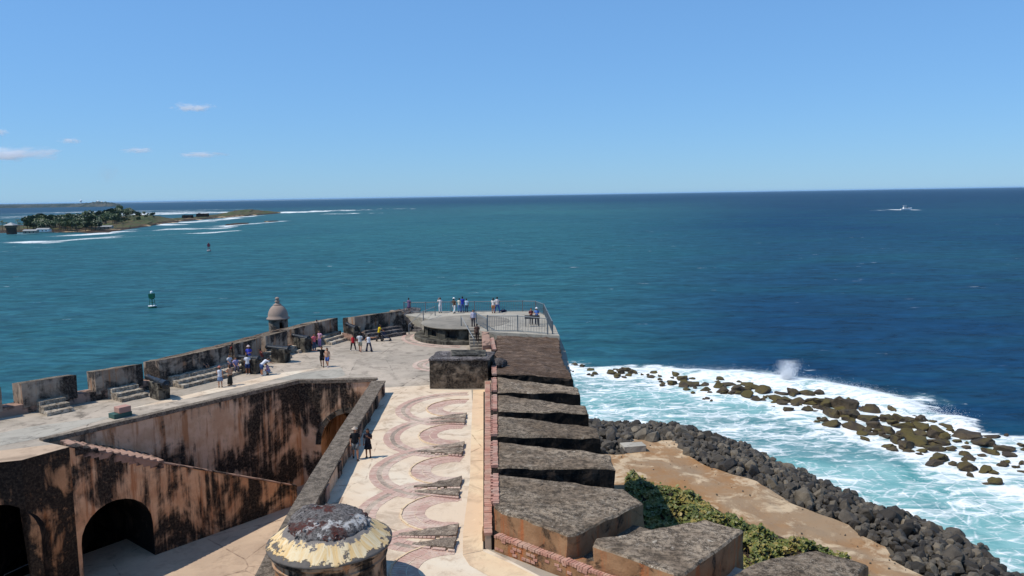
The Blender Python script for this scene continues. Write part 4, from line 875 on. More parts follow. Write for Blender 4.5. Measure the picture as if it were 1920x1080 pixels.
mb = MB(); mb.lathe(tl2([(2.04, -.07), (2.12, -.05), (2.13, 0), (2.08, .03), (1.8, .2), (1.55, .4), (1.35, .55)]), (tc.x, tc.y, zr), 72); o = mb.build('plaster_skirt', m_skirt, tur, smooth=True); rough(o.data, .025, 1.4, .25, 4)
m_domeb, g, b = M('turret rubble dome'); p = g.pos(); n1 = g.noise(p, 1.0, 8, .65); n2 = g.noise(p, 9, 8, .75)
br = g.n('TexBrick', {'Vector': g.map(p, (1, 1, 2.5)), 'Scale': 5.0, 'Color1': S(112, 54, 46), 'Color2': S(96, 62, 54), 'Mortar': S(60, 54, 50), 'Mortar Size': .03}).outputs[0]
c0 = g.mix(g.step(n2, .35, .66), S(62, 58, 56), S(142, 134, 128)); c0 = g.mix(g.step(g.noise(p, .75, 5, .6, .4), .55, .61), c0, g.mix(g.step(n2, .45, .62), br, S(80, 70, 66)))
c0 = g.mix(g.step(g.noise(g.map(p, loc=(4, 2, 1)), .9, 7, .7), .58, .64), c0, A(228, 222, 214))
setp(g, b, color=c0, rough=.95, spec=.1, normal=g.bump(g.m('ADD', n2, g.m('MULTIPLY', n1, .6)), 1, .12))
mb = MB(); mb.lathe(tl2([(1.5, .3), (1.44, .44), (1.36, .52)]+[(1.36*math.cos(t), .52+.52*math.sin(t)) for t in [k*math.pi/2/10 for k in range(1, 10)]]+[(.02, 1.04)]), (tc.x, tc.y, zr), 56); o = mb.build('rubble_dome', m_domeb, tur, smooth=False); rough(o.data, .045, 2.0, .16, 8)
# course of small rubble stones on the dome
me_s = []
for k in range(5):
    bm = bmesh.new(); bmesh.ops.create_icosphere(bm, subdivisions=1, radius=.5)
    for v in bm.verts: v.co += mnoise.noise_vector(v.co*2+Vector((k*5, 0, 0)))*.22
    me0 = bpy.data.meshes.new('rubble_stone'); bm.to_mesh(me0); bm.free(); me0.materials.append(m_domeb); me_s.append(me0)
for k in range(90):
    t = random.uniform(.0, 1.2); an = random.uniform(0, 2*math.pi); rr_ = 1.36*TF*math.cos(t); 
    s = random.uniform(.08, .17)
    link('rubble_stone', random.choice(me_s), tur, (rr_*math.cos(an), rr_*math.sin(an), zr-T+TF*(.5+.52*math.sin(t))-.02), (random.random()*6, random.random()*6, random.random()*6), (s*1.5, s, s*.8))
md = MB(); c = Vector((-8.3, 31.1, T)); md.lathe([(1.0, -1), (1.0, .9), (.95, 1.5), (.75, 1.9), (.4, 2.12), (.02, 2.2)], (c.x, c.y, T), 24); o = md.build('rubble_pier', m_domeb, origin=tuple(c)); rough(o.data, .12, 1.2, .25, 6); tag(o, 'rounded rubble pier behind the near turret at the parapet end', 'pier')
# ================================================================== SHORE: shelf, riprap, reef, thicket
def rock_mesh(name, mat, seed, flat=1.0, pts=17, jag=.1):
    """an angular boulder: the hull of random points, its edges knocked off"""
    r_ = random.Random(seed); bm = bmesh.new()
    for _ in range(pts):
        n = Vector((r_.gauss(0, 1), r_.gauss(0, 1), r_.gauss(0, 1))).normalized()*r_.uniform(.82, 1.08); bm.verts.new(n)
    h = bmesh.ops.convex_hull(bm, input=bm.verts[:]); bmesh.ops.delete(bm, geom=[g_ for g_ in h['geom_interior'] if isinstance(g_, bmesh.types.BMVert)], context='VERTS')
    bmesh.ops.bevel(bm, geom=bm.edges[:], offset=.09, segments=1, affect='EDGES', clamp_overlap=True)
    bmesh.ops.triangulate(bm, faces=bm.faces[:]); bmesh.ops.subdivide_edges(bm, edges=[e for e in bm.edges if e.calc_length() > .45], cuts=1)
    bmesh.ops.triangulate(bm, faces=bm.faces[:])
    for v in bm.verts: v.co += mnoise.noise_vector(v.co*2.2+Vector((seed*3.1, 0, 0)))*jag; v.co.z *= flat
    me = bpy.data.meshes.new(name); bm.to_mesh(me); bm.free(); me.materials.append(mat); return me
sh = polyP(RIP_IN, 2.5); ro = polyP(RIP_OUT, .2)
shelf_pts = [tuple(q) for q in sh]+[(52, 60), (10, 60), (6, 110)]
shelf = sheet('shore_shelf', [shelf_pts], 2.5, m_shelf); tag(shelf, kind='structure')
def shape_shelf():
    bm = bmesh.new(); bm.from_mesh(shelf.data)
    for _ in range(5):
        bmesh.ops.subdivide_edges(bm, edges=[e for e in bm.edges if e.calc_length() > 1.6], cuts=1); bmesh.ops.triangulate(bm, faces=bm.faces[:])
        if len(bm.verts) > 20000: break
    for v in bm.verts: v.co.z += .5*(mnoise.noise(v.co*.12))+.18*mnoise.noise(v.co*.6)
    bm.to_mesh(shelf.data); bm.free()
shape_shelf()
def resample(pl, n):
    d = np.r_[0, np.cumsum(np.hypot(*np.diff(pl, axis=0).T))]; t = np.linspace(0, d[-1], n); return np.stack([np.interp(t, d, pl[:, 0]), np.interp(t, d, pl[:, 1])], 1)
NI = resample(sh, 60); NO = resample(ro, 60)
m_rocks = [basalt('basalt tone %d' % k, *c3) for k, c3 in enumerate([(S(64, 58, 50), S(88, 80, 69), S(128, 117, 100)), (S(98, 89, 76), S(128, 116, 98), S(174, 160, 136)), (S(46, 42, 37), S(66, 60, 53), S(102, 94, 81))])]
bk = MB(); SS = [-.03, .03, .12, .4, .7, .9, 1.0]; SZ = [1.6, 2.0, 2.0, 1.8, .9, -.2, -1.2]
bk.add([tuple(NI[i]*(1-s_)+NO[i]*s_)+(z_,) for i in range(60) for s_, z_ in zip(SS, SZ)], [(i*7+j, i*7+7+j, i*7+8+j, i*7+j+1) for i in range(59) for j in range(6)])
o = bk.build('shore_bank', m_rock); rough(o.data, .3, .5, 1.2); tag(o, kind='structure')
protos = [rock_mesh('boulder', m_rocks[(0, 0, 2, 1, 0, 2, 0, 1, 2)[k]], 100+k) for k in range(9)]
cand = []
for i in range(6000):
    t = random.random()*58.99; s = random.uniform(.02, .86); k = int(t); f = t-k
    a = NI[k]*(1-f)+NI[k+1]*f; b_ = NO[k]*(1-f)+NO[k+1]*f; q = a*(1-s)+b_*s
    prof = np.interp(s, [0, .12, .4, .7, .92, 1.0], [2.3, 2.55, 2.4, 1.4, .3, -.2])
    r = random.choice([.45, .55, .66, .76, .92, 1.3])*random.uniform(.85, 1.15)
    if q[1] < 73: r *= 1.05
    ok = True
    for x, y, z, rr in cand:
        if abs(x-q[0]) < 3 and (x-q[0])**2+(y-q[1])**2 < ((r+rr)*.62)**2: ok = False; break
    if ok: cand.append((q[0], q[1], prof, r))
for x, y, r in ((1205, 815, 1.7), (1222, 818, 1.5), (1250, 812, 1.6), (1190, 806, 1.5), (1150, 810, 1.5), (1165, 825, 1.3), (1280, 834, 1.2), (1140, 833, 1.3)):
    q = P(x, y, 2.8); cand.append((q.x, q.y, 2.2, r))
def depth(c): return (Vector((c[0], c[1], c[2]))-EYE).dot(_F)
cand.sort(key=lambda c: -c[3]/depth(c)*(1.0 if abs((Vector(c[:3])-EYE).dot(_R)/depth(c)) < .66 else .1))
bj = bmesh.new(); nbig = 0
for i, (x, y, z, r) in enumerate(cand):
    rot = (random.random()*6.28, random.random()*6.28, random.random()*6.28); sca = (r*random.uniform(.9, 1.25), r*random.uniform(.8, 1.05), r*random.uniform(.7, .95))
    me0 = protos[i % 9]
    if nbig < 290:
        o = link('boulder', me0, None, (x, y, z), rot, sca); nbig += 1
        tag(o, 'dark grey boulder in the piled rock bank beside the brown shelf', 'boulder', 'boulders of the shore bank')
    else:
        nv = len(bj.verts); bj.from_mesh(me0); bj.verts.ensure_lookup_table()
        Mx = Matrix.LocRotScale(Vector((x, y, z)), __import__('mathutils').Euler(rot), Vector(sca))
        for v in bj.verts[nv:]: v.co = Mx @ v.co
for i in range(500):                          # small stones between the boulders
    k = random.random()*58.9; j = int(k); f = k-j; s = random.random(); a = NI[j]*(1-f)+NI[j+1]*f; b_ = NO[j]*(1-f)+NO[j+1]*f; q = a*(1-s)+b_*s
    s *= .88; z = np.interp(s, [0, .12, .4, .7, .92, 1.0], [2.2, 2.3, 2.0, 1.0, -.1, -.5]); r = random.uniform(.35, .8)
    nv = len(bj.verts); bj.from_mesh(protos[i % 9]); bj.verts.ensure_lookup_table(); Mx = Matrix.LocRotScale(Vector((q[0], q[1], z)), __import__('mathutils').Euler((random.random()*6, random.random()*6, random.random()*6)), Vector((r, r, r*.8)))
    for v in bj.verts[nv:]: v.co = Mx @ v.co
me0 = bpy.data.meshes.new('small_rocks'); bj.to_mesh(me0); bj.free(); me0.materials.clear(); me0.materials.append(m_rock); o = link('small_rocks', me0); tag(o, 'smaller dark stones filling the rock bank along the shore', 'rocks', kind='stuff')
c = P(1187, 836, 2.9); mb = MB(); mb.obox((c.x, c.y), (1, .15), (-.15, 1), 1.6, 1.0, 2.3, 3.1); o = mb.build('concrete_slab', m_conc, origin=(c.x, c.y, 2.5)); rough(o.data, .1, .8, .5); tag(o, 'pale grey slab lying at the tip of the brown shelf', 'slab')
# reef of algae covered rocks in the surf
rp = [rock_mesh('reef_rock', m_reef, 300+k, 1.0, 15, .16) for k in range(8)]
reef_x = list(reef_w)
for x, y, w_, h_ in reef_w:
    for _ in range(2):
        if random.random() < .55: f_ = random.uniform(.35, .7); reef_x.append((x+random.gauss(0, w_*.7), y+random.gauss(0, w_*.9), w_*f_, h_*f_*.9))
for i, (x, y, w_, h_) in enumerate(reef_x):
    hz = max(h_*.72, .35); o = link('reef_rock', rp[i % 8], None, (x, y+w_*.2, hz*.08), (random.uniform(-.2, .2), random.uniform(-.2, .2), random.random()*6.28), (w_*.74, w_*.6, hz*1.1))
    tag(o, 'algae brown rock awash in the white surf of the reef', 'reef rock', 'rocks of the reef in the surf')
big = reef_w.index(max(reef_w[39:], key=lambda q: q[2]*q[3]))
for o in bpy.data.objects:
    if o.name.startswith('reef_rock') and abs(o.location.x-reef_w[big][0]) < .01 and abs(o.location.y-reef_w[big][1]-reef_w[big][2]*.2) < .01: tag(o, 'largest dark rock of the reef, standing tallest above the surf'); o.pop('group', None)
# sea grape thicket: leaves and stems over the slope below the wall
vt = [(1188, 868), (1205, 888), (1250, 912), (1290, 905), (1330, 932), (1370, 958), (1400, 970), (1440, 982), (1480, 998), (1530, 1008), (1575, 1035), (1610, 1052), (1650, 1080), (1700, 1110)]
vo = np.array([tuple(P(x, y, 3.6))[:2] for x, y in vt])
vpoly = np.vstack([vo, [[30, 55], [12, 55], [11, 75], [13.5, 95]]])
def veg_h(x, y):
    d = seg_dist(np.array([x]), np.array([y]), vo)[0]
    return 2.6+min(1.0, d/1.2)*(.4+1.4*max(0, mnoise.noise(Vector((x*.33, y*.33, 0)))+.35)+.7*max(0, mnoise.noise(Vector((x*.9, y*.9, 5))))) 
lv = MB(); px_, py_ = vpoly[:, 0], vpoly[:, 1]; cnt = 0
N_ = 60000; XX = rng.uniform(px_.min(), px_.max(), N_); YY = rng.uniform(py_.min(), py_.max(), N_); keep = inside(XX, YY, vpoly)
LV = []; LF = []
for x, y in zip(XX[keep], YY[keep]):
    if cnt > 26000: break
    if mnoise.noise(Vector((x*.8, y*.8, 9))) < -.28: continue
    top = veg_h(x, y); z = top-abs(random.gauss(0, .3))+(.35*random.random() if random.random() < .06 else 0); cnt += 1
    s = random.choice([.1, .13, .16, .2, .27]); n = Vector((random.gauss(-.2, .55), random.gauss(-.25, .55), 1)).normalized(); a = n.orthogonal().normalized(); b_ = n.cross(a); t = random.random()*6.28
    u_ = a*math.cos(t)+b_*math.sin(t); v_ = n.cross(u_); c = Vector((x, y, z)); k = len(LV)
    for ang, rr in ((0, 1), (1.05, .95), (2.1, .9), (3.14, .85), (4.2, .9), (5.25, .95)): LV.append(tuple(c+(u_*math.cos(ang)+v_*math.sin(ang))*s*rr+n*(s*.25*abs(math.sin(ang)))))
    LF += [(k, k+1, k+2, k+3), (k, k+3, k+4, k+5)]
me0 = bpy.data.meshes.new('thicket'); me0.from_pydata(LV, [], LF); me0.materials.append(m_leaf); th = link('sea_grape_thicket', me0); tag(th, 'dense green thicket of round leaved bushes below the fort wall', 'bushes', kind='stuff')
tw = MB()
for i in range(900):
    j = random.randrange(len(XX)); x, y = XX[j], YY[j]
    if not keep[j]: continue
    h = veg_h(x, y); tw.tube([(x, y, 2.2), (x+random.uniform(-.4, .4), y+random.uniform(-.4, .4), h+random.uniform(-.1, .55))], [.03, .01], 3, cap=False)
o = tw.build('thicket_stems', m_twig); o['kind'] = 'stuff'; o.parent = th
# dark soil sheet under the thicket
vs_ = sheet('thicket_soil', [[tuple(q) for q in vpoly]], 2.78, plain('leaf litter', S(58, 46, 34), .95)); tag(vs_, kind='structure')
pj = bmesh.new()
for i in range(110):
    t = random.random()*58.9; k = int(t); s_ = random.random()**2; a = NI[k]; q = a+np.array([-9.0*s_-.3, -2.0*s_])+rng.normal(0, .5, 2); r = random.choice([.04, .06, .09, .14])
    nv = len(pj.verts); pj.from_mesh(protos[i % 9]); pj.verts.ensure_lookup_table(); Mx = Matrix.LocRotScale(Vector((q[0], q[1], 2.55+.5*mnoise.noise(Vector((q[0], q[1], 2.5))*.12))), __import__('mathutils').Euler((random.random()*6, random.random()*6, random.random()*6)), Vector((r, r, r*.7)))
    for v in pj.verts[nv:]: v.co = Mx @ v.co
me0 = bpy.data.meshes.new('loose_stones'); pj.to_mesh(me0); pj.free(); me0.materials.clear(); me0.materials.append(m_rock); o = link('loose_stones', me0); tag(o, 'loose small stones strewn over the brown shelf', 'stones', kind='stuff')
# spray thrown up by a breaking wave
sp0 = P(1475, 716, 0); sv = []; sf = []
for i in range(9000):
    h = random.random()**1.9*4.3; w_ = (.9+.34*h)*(1 if h < 3.6 else .85)
    x = sp0.x+random.gauss(0, w_*.55)+.1*h; y = sp0.y+random.gauss(0, w_*.5); r = random.choice([.02, .03, .035, .05])*(1.6-h*.2)
    k = len(sv); z = h+random.uniform(-.3, .3); sv += [(x+r, y, z), (x-r, y, z), (x, y+r, z), (x, y-r, z), (x, y, z+r), (x, y, z-r)]
    sf += [(k, k+2, k+4), (k+2, k+1, k+4), (k+1, k+3, k+4), (k+3, k, k+4), (k+2, k, k+5), (k+1, k+2, k+5), (k+3, k+1, k+5), (k, k+3, k+5)]
br_ = polyP(breaker)
for i in range(14000):                          # low froth along the breaker line
    j = random.randrange(len(br_)-1); t = random.random(); q = br_[j]*(1-t)+br_[j+1]*t; x = q[0]+random.gauss(0, 1.6); y = q[1]+random.gauss(0, 1.8); z = .6+abs(random.gauss(0, .45)); r = random.choice([.015, .022, .035])
    k = len(sv); sv += [(x+r, y, z), (x-r, y, z), (x, y+r, z), (x, y-r, z), (x, y, z+r), (x, y, z-r)]
    sf += [(k, k+2, k+4), (k+2, k+1, k+4), (k+1, k+3, k+4), (k+3, k, k+4), (k+2, k, k+5), (k+1, k+2, k+5), (k+3, k+1, k+5), (k, k+3, k+5)]
me0 = bpy.data.meshes.new('sea_spray'); me0.from_pydata(sv, [], sf); me0.materials.append(plain('spray', (.8, .82, .84, 1), .4, 0, .02)); o = link('sea_spray', me0); tag(o, 'white spray thrown up where a wave hits the reef', 'spray', kind='stuff')

# ================================================================== FAR SHORES
m_isl, g, b = M('island ground'); p = g.pos(); n1 = g.noise(p, .02, 6, .65); n2 = g.noise(p, .12, 6, .7)
zz = g.n('SeparateXYZ', {0: p}).outputs[2]
c0 = g.mix(g.step(n1, .42, .55), A(104, 88, 66), A(88, 98, 60)); c0 = g.mix(g.step(n2, .5, .66), c0, A(84, 70, 52)); 
c0 = g.mix(g.step(g.m('ADD', zz, g.m('MULTIPLY', n2, 4.0)), 4.6, 3.4), c0, g.mix(g.step(n1, .40, .45), A(198, 168, 128), A(74, 60, 48)))
setp(g, b, color=c0, rough=.95, spec=.1, normal=g.bump(n2, .8, 2.0))
def land(name, front, back, hts, mat, seed, nx=180, ny=20, rug=1.7):
    """a strip of land between a front and a back shoreline (photo points at sea level), with crest heights in metres"""
    f = resample(polyP(front), nx); bk = resample(polyP(back), nx); V = []; F_ = []
    hx = np.linspace(0, 1, len(hts))
    for i in range(nx):
        hh = np.interp(i/(nx-1), hx, hts)
        for j in range(ny):
            s = j/(ny-1); q = f[i]*(1-s)+bk[i]*s; e = math.sin(math.pi*s)**.5 if 0 < s < 1 else 0
            nz_ = mnoise.fractal(Vector((q[0]*.012+seed, q[1]*.006, 0)), 1, 2, 5)
            z = -1.0+e*(1.6+hh*(.75+.5*nz_)) + (rug*mnoise.noise(Vector((q[0]*.06, q[1]*.03, seed)))*e)
            V.append((q[0]+rug*4*mnoise.noise(Vector((q[0]*.03, q[1]*.02, 3))), q[1]+rug*10*mnoise.noise(Vector((q[0]*.02, q[1]*.02, 8))), z))
    for i in range(nx-1):
        for j in range(ny-1): a = i*ny+j; F_.append((a, a+ny, a+ny+1, a+1))
    me0 = bpy.data.meshes.new(name); me0.from_pydata(V, [], F_); me0.materials.append(mat); o = link(name, me0); tag(o, kind='structure'); return V
isl = land('island', [(-80, 438), (0, 437.5), (60, 436), (130, 437), (165, 438), (205, 437), (245, 430), (300, 421), (330, 418)], [(-80, 424), (0, 423), (60, 422), (130, 420), (165, 416), (205, 412), (245, 409), (300, 407), (332, 410)], [3, 3, 3, 3.5, 5, 9, 13, 12, 5, 2, 1], m_isl, 2)
land('rocky_spit', [(270, 423), (330, 417), (380, 412), (430, 408), (480, 404), (515, 401), (524, 400)], [(270, 412), (330, 409), (380, 405), (430, 400), (480, 397), (515, 397.5), (526, 398.5)], [1, 2.5, 2, 3, 2, 7, 11, 9, 4, 1], m_isl, 9, 140, 14)
land('reef_islet', [(422, 423), (440, 422), (465, 420)], [(422, 421), (440, 419.5), (466, 418)], [.6, 1.6, 1.2, .6], m_isl, 5, 30, 8, .4)
land('reef_islet', [(496, 416.5), (510, 416), (522, 415)], [(496, 415.3), (510, 414.6), (522, 414)], [.3, 1, .4], m_isl, 6, 20, 8, .4)
m_head, g, b = M('far headland'); p = g.pos(); n1 = g.noise(p, .006, 7, .7)
setp(g, b, color=g.ramp(n1, [(.35, S(40, 52, 50)), (.5, S(54, 64, 60)), (.66, S(90, 88, 80))]), rough=.95, spec=.1)
def far_land(name, pts, mat, thick, seed):     # (x px, y px of the crest, distance m)
    V = []; F_ = []; n = 160; xs = np.linspace(pts[0][0], pts[-1][0], n); cr = np.interp(xs, [q[0] for q in pts], [q[1] for q in pts]); ds = np.interp(xs, [q[0] for q in pts], [q[2] for q in pts])
    for x, c_, d_ in zip(xs, cr, ds):
        dd_ = _F*FPX+_R*(x-960)+_U*(540-c_); q = EYE+dd_*(d_/dd_.y); h = max(q.z, 1.0)*(1+.18*mnoise.noise(Vector((x*.25, seed, 0)))+.12*mnoise.noise(Vector((x*.9, seed, 4))))
        for k, (e, hh) in enumerate(((-.5, -1), (-.42, .25), (-.2, .8), (0, 1), (.3, .7), (.5, -1))): V.append((q.x+q.x/d_*e*thick, q.y+e*thick, h*hh if hh > 0 else -1))
    for i in range(n-1):
        for j in range(5): a = i*6+j; F_.append((a, a+6, a+7, a+1))
    me0 = bpy.data.meshes.new(name); me0.from_pydata(V, [], F_); me0.materials.append(mat); o = link(name, me0); tag(o, kind='structure')
far_land('headland', [(-60, 386, 7500), (0, 385.5, 7500), (60, 384, 7400), (100, 383, 7200), (150, 381.5, 7000), (172, 379.5, 6900), (182, 377.6, 6900), (200, 378.5, 6900), (215, 380.5, 6900), (226, 383, 6900)], m_head, 380, 2)
far_land('distant_coast', [(-80, 382.5, 16000), (0, 383, 16000), (120, 382, 16000), (180, 382.2, 16000)], m_head, 900, 7)
def at_far(x, y, D):
    d = _F*FPX+_R*(x-960)+_U*(540-y); return EYE+d*(D/d.y)
q = at_far(152, 381, 6950); k = 6950/FPX; e = empty('water_tower', (q.x, q.y, 0)); tag(e, 'tiny white water tower on the far headland', 'water tower')
MB().tube([(q.x, q.y, 0), (q.x, q.y, q.z+14)], [5, 4], 10).build('shaft', m_white, e); MB().lathe([(3, 0), (10, 5), (10, 12), (5, 16), (.1, 17)], (q.x, q.y, q.z+12), 14).build('tank', m_white, e)
for nm, x, y, r in (('left and larger', 184, 378, 10), ('right and smaller', 191, 378.8, 8)):
    q = at_far(x, y, 6890); e = empty('radar_dome', (q.x, q.y, q.z-r)); tag(e, 'white radar dome on the far headland, '+nm+' of the pair', 'radar dome')
    MB().lathe([(r*.8, -r*1.2), (r*.8, -r*.3), (r*.75, -r*.25)], (q.x, q.y, q.z), 14).build('base', m_conc, e); MB().ball((q.x, q.y, q.z), r, r, r, 16, 10).build('dome', m_white, e, smooth=True)
# trees of the island: three kinds, copied with their parts
def crown_mesh(name, mat, rx, rz, n, leaf, seed, lobes=7):
    r_ = random.Random(seed); V = []; F_ = []
    L_ = [(r_.uniform(-.55, .55)*rx, r_.uniform(-.55, .55)*rx, r_.uniform(-.5, .7)*rz, r_.uniform(.35, .6)) for _ in range(lobes)]
    for i in range(n):
        lx, ly, lz, lr = r_.choice(L_); d = Vector((r_.gauss(0, 1), r_.gauss(0, 1), r_.gauss(0, .9))).normalized()*lr*r_.uniform(.75, 1.05)
        c = Vector((lx+d.x*rx, ly+d.y*rx, lz+d.z*rz)); a = Vector((r_.gauss(0, 1), r_.gauss(0, 1), r_.gauss(0, 1))).normalized(); b_ = a.orthogonal().normalized(); s = leaf*r_.uniform(.6, 1.3); k = len(V)
        V += [tuple(c+a*s), tuple(c+b_*s*.7), tuple(c-a*s), tuple(c-b_*s*.7)]; F_.append((k, k+1, k+2, k+3))
    me = bpy.data.meshes.new(name); me.from_pydata(V, [], F_); me.materials.append(mat); return me
def trunk_mesh(h, r, branches, seed):
    r_ = random.Random(seed); mb = MB(); mb.tube([(0, 0, -1), (.2, .1, h*.5), (.1, .3, h)], [r, r*.7, r*.4], 7)
    for _ in range(branches):
        a = r_.random()*6.28; z = h*r_.uniform(.5, .95); mb.tube([(.1, .2, z), (math.cos(a)*h*.3, math.sin(a)*h*.3, z+h*.25)], [r*.35, r*.1], 5)
    return mb.mesh('trunk', m_trunk)
kinds = []
for k in range(3): kinds.append((trunk_mesh(6, .35, 5, k), crown_mesh('crown', m_tree, 5.2, 3.4, 520, .75, 50+k), 8.0))
def palm_crown(seed):
    r_ = random.Random(seed); V = []; F_ = []
    for i in range(16):
        a = i*2.4+r_.uniform(-.2, .2); up = r_.uniform(-.3, .9); L_ = r_.uniform(2.8, 3.8); pr = Vector((0, 0, 0)); u_ = Vector((math.cos(a), math.sin(a), 0)); sd = Vector((-u_.y, u_.x, 0)); prev = None
        for s in range(6):
            t = s/5; c = u_*(L_*t)+Vector((0, 0, up*L_*t-1.5*L_*t*t*.55)); w_ = .42*(1-t)*(.5+t)+.08
            k = len(V); V += [tuple(c+sd*w_-Vector((0, 0, w_*.5))), tuple(c), tuple(c-sd*w_-Vector((0, 0, w_*.5)))]
            if prev is not None: F_ += [(prev, prev+1, k+1, k), (prev+1, prev+2, k+2, k+1)]
            prev = k
    me = bpy.data.meshes.new('fronds'); me.from_pydata(V, [], F_); me.materials.append(m_palm); return me
ptr = MB(); ptr.tube([(0, 0, -1), (.3, 0, 3), (.4, .1, 6.5), (.3, .2, 9.5)], [.28, .22, .18, .16], 7); pal = (ptr.mesh('trunk', m_trunk), [palm_crown(k) for k in range(3)])
spit = []
def ground_z(x, y):
    best = min(isl, key=lambda v: (v[0]-x)**2+(v[1]-y)**2); return best[2]
def tree(px, py, s, kind, label=None):
    q = P(px, py, 1.5); z = max(1.0, ground_z(q.x, q.y)-.3)
    if kind == 'p':
        e = empty('palm_tree', (q.x, q.y, z), random.random()*6.28); tag(e, label or 'feathery palm tree standing on the island across the channel', 'palm tree', None if label else 'palms on the island')
        link('trunk', pal[0], e); link('fronds', random.choice(pal[1]), e, (.3, .2, 9.5))
    else:
        t, c, h = random.choice(kinds); e = empty('broadleaf_tree', (q.x, q.y, z), random.random()*6.28); tag(e, label or 'dark round crowned tree in the island grove across the channel', 'tree', None if label else 'trees of the island grove')
        link('trunk', t, e); link('crown', c, e, (.1, .3, 7.2))
    e.scale = (s, s, s*random.uniform(.9, 1.15)); return e
random.seed(21)
for i in range(105):
    x = random.uniform(50, 225); y = random.uniform(425, 432.5) if x < 190 else random.uniform(417, 425); tree(x, y, random.uniform(1.1, 1.75), 'b')
for x, y, s in ((222, 418, 1.2), (236, 416, 1.1), (232, 414, 1.4), (246, 415, 1.0), (258, 419, .9), (188, 420, 1.9), (228, 417, 1.7), (240, 416, 1.6), (212, 421, 1.8), (250, 417, 1.2)): tree(x, y, s, 'b')
for x, y, s in ((5, 433, 1.3), (12, 432, 1.2), (38, 434, 1.1), (34, 431, 1.3), (45, 433, 1.0), (52, 430, 1.2), (66, 433, 1.2), (78, 434, 1.1), (88, 434, 1.2), (100, 434, 1.3), (120, 434, 1.2), (135, 434, 1.3), (160, 432, 1.3), (-4, 434, 1.2), (272, 418, 1.1), (145, 433, 1.2), (112, 433, 1.1)): tree(x, y, s, 'p')
for i in range(26):
    x = random.uniform(215, 290); y = 432-(x-215)*.17-random.uniform(3, 12); tree(x, y, random.uniform(.4, .8), 'b', None)
tree(162, 419, 2.0, 'b', 'tallest narrow crowned tree above the island grove')
# lookout hut and small houses on the island
q = P(22, 437, 2.5); e = empty('lookout_hut', (q.x, q.y, 2)); tag(e, 'small tower hut with pale roof at the left end of the island', 'hut')
w_ = 4.0; MB().box((q.x-w_, q.y-w_, 1), (q.x+w_, q.y+w_, 9)).build('tower', plain('dark timber', S(70, 58, 48), .9), e); MB().box((q.x-w_-.8, q.y-w_-.8, 9), (q.x+w_+.8, q.y+w_+.8, 12)).build('cabin', m_trunk, e)
MB().add([(q.x-w_-2, q.y-w_-2, 12), (q.x+w_+2, q.y-w_-2, 12), (q.x+w_+2, q.y+w_+2, 12), (q.x-w_-2, q.y+w_+2, 12), (q.x, q.y, 15.5)], [(3, 2, 1, 0), (0, 1, 4), (1, 2, 4), (2, 3, 4), (3, 0, 4)]).build('roof', m_raill, e)
for x, y, ww, lab in ((82, 433, 8, 'low white building under the island palms'), (198, 428, 9, 'small grey building on the island slope'), (58, 436, 8, 'low pale shed on the island beach')):
    q = P(x, y, 2.5); e = empty('low_building', (q.x, q.y, 2)); tag(e, lab, 'building'); zb = max(1.5, ground_z(q.x, q.y)-.5)
    MB().box((q.x-ww, q.y-3, zb), (q.x+ww, q.y+4, zb+3.2)).build('wall', m_white if 'white' in lab else m_conc, e)
    mb = MB(); mb.add([(q.x-ww-.6, q.y-3.6, zb+3.2), (q.x+ww+.6, q.y-3.6, zb+3.2), (q.x+ww+.6, q.y+4.6, zb+3.2), (q.x-ww-.6, q.y+4.6, zb+3.2), (q.x-ww-.6, q.y+.5, zb+4.8), (q.x+ww+.6, q.y+.5, zb+4.8)], [(0, 1, 5, 4), (2, 3, 4, 5), (0, 4, 3), (1, 2, 5), (3, 2, 1, 0)]); mb.build('roof', m_raill, e)
    for k in range(3): MB().box((q.x-ww*.6+k*ww*.6-.7, q.y-3.06, zb+.9), (q.x-ww*.6+k*ww*.6+.7, q.y-2.9, zb+2.2)).build('window', m_black, e)
for x, y, s, lab in ((352, 408, 1, 'low dark ruin block on the rocky spit, left of two'), (380, 406, 1.2, 'low dark ruin block on the rocky spit, right of two')):
    q = P(x, y, 3); mb = MB(); mb.box((q.x-10*s, q.y-6, 0), (q.x+10*s, q.y+6, 8*s)); o = mb.build('ruin', m_flank, origin=(q.x, q.y, 1)); rough(o.data, 1.2, .12, 3); tag(o, lab, 'ruin')

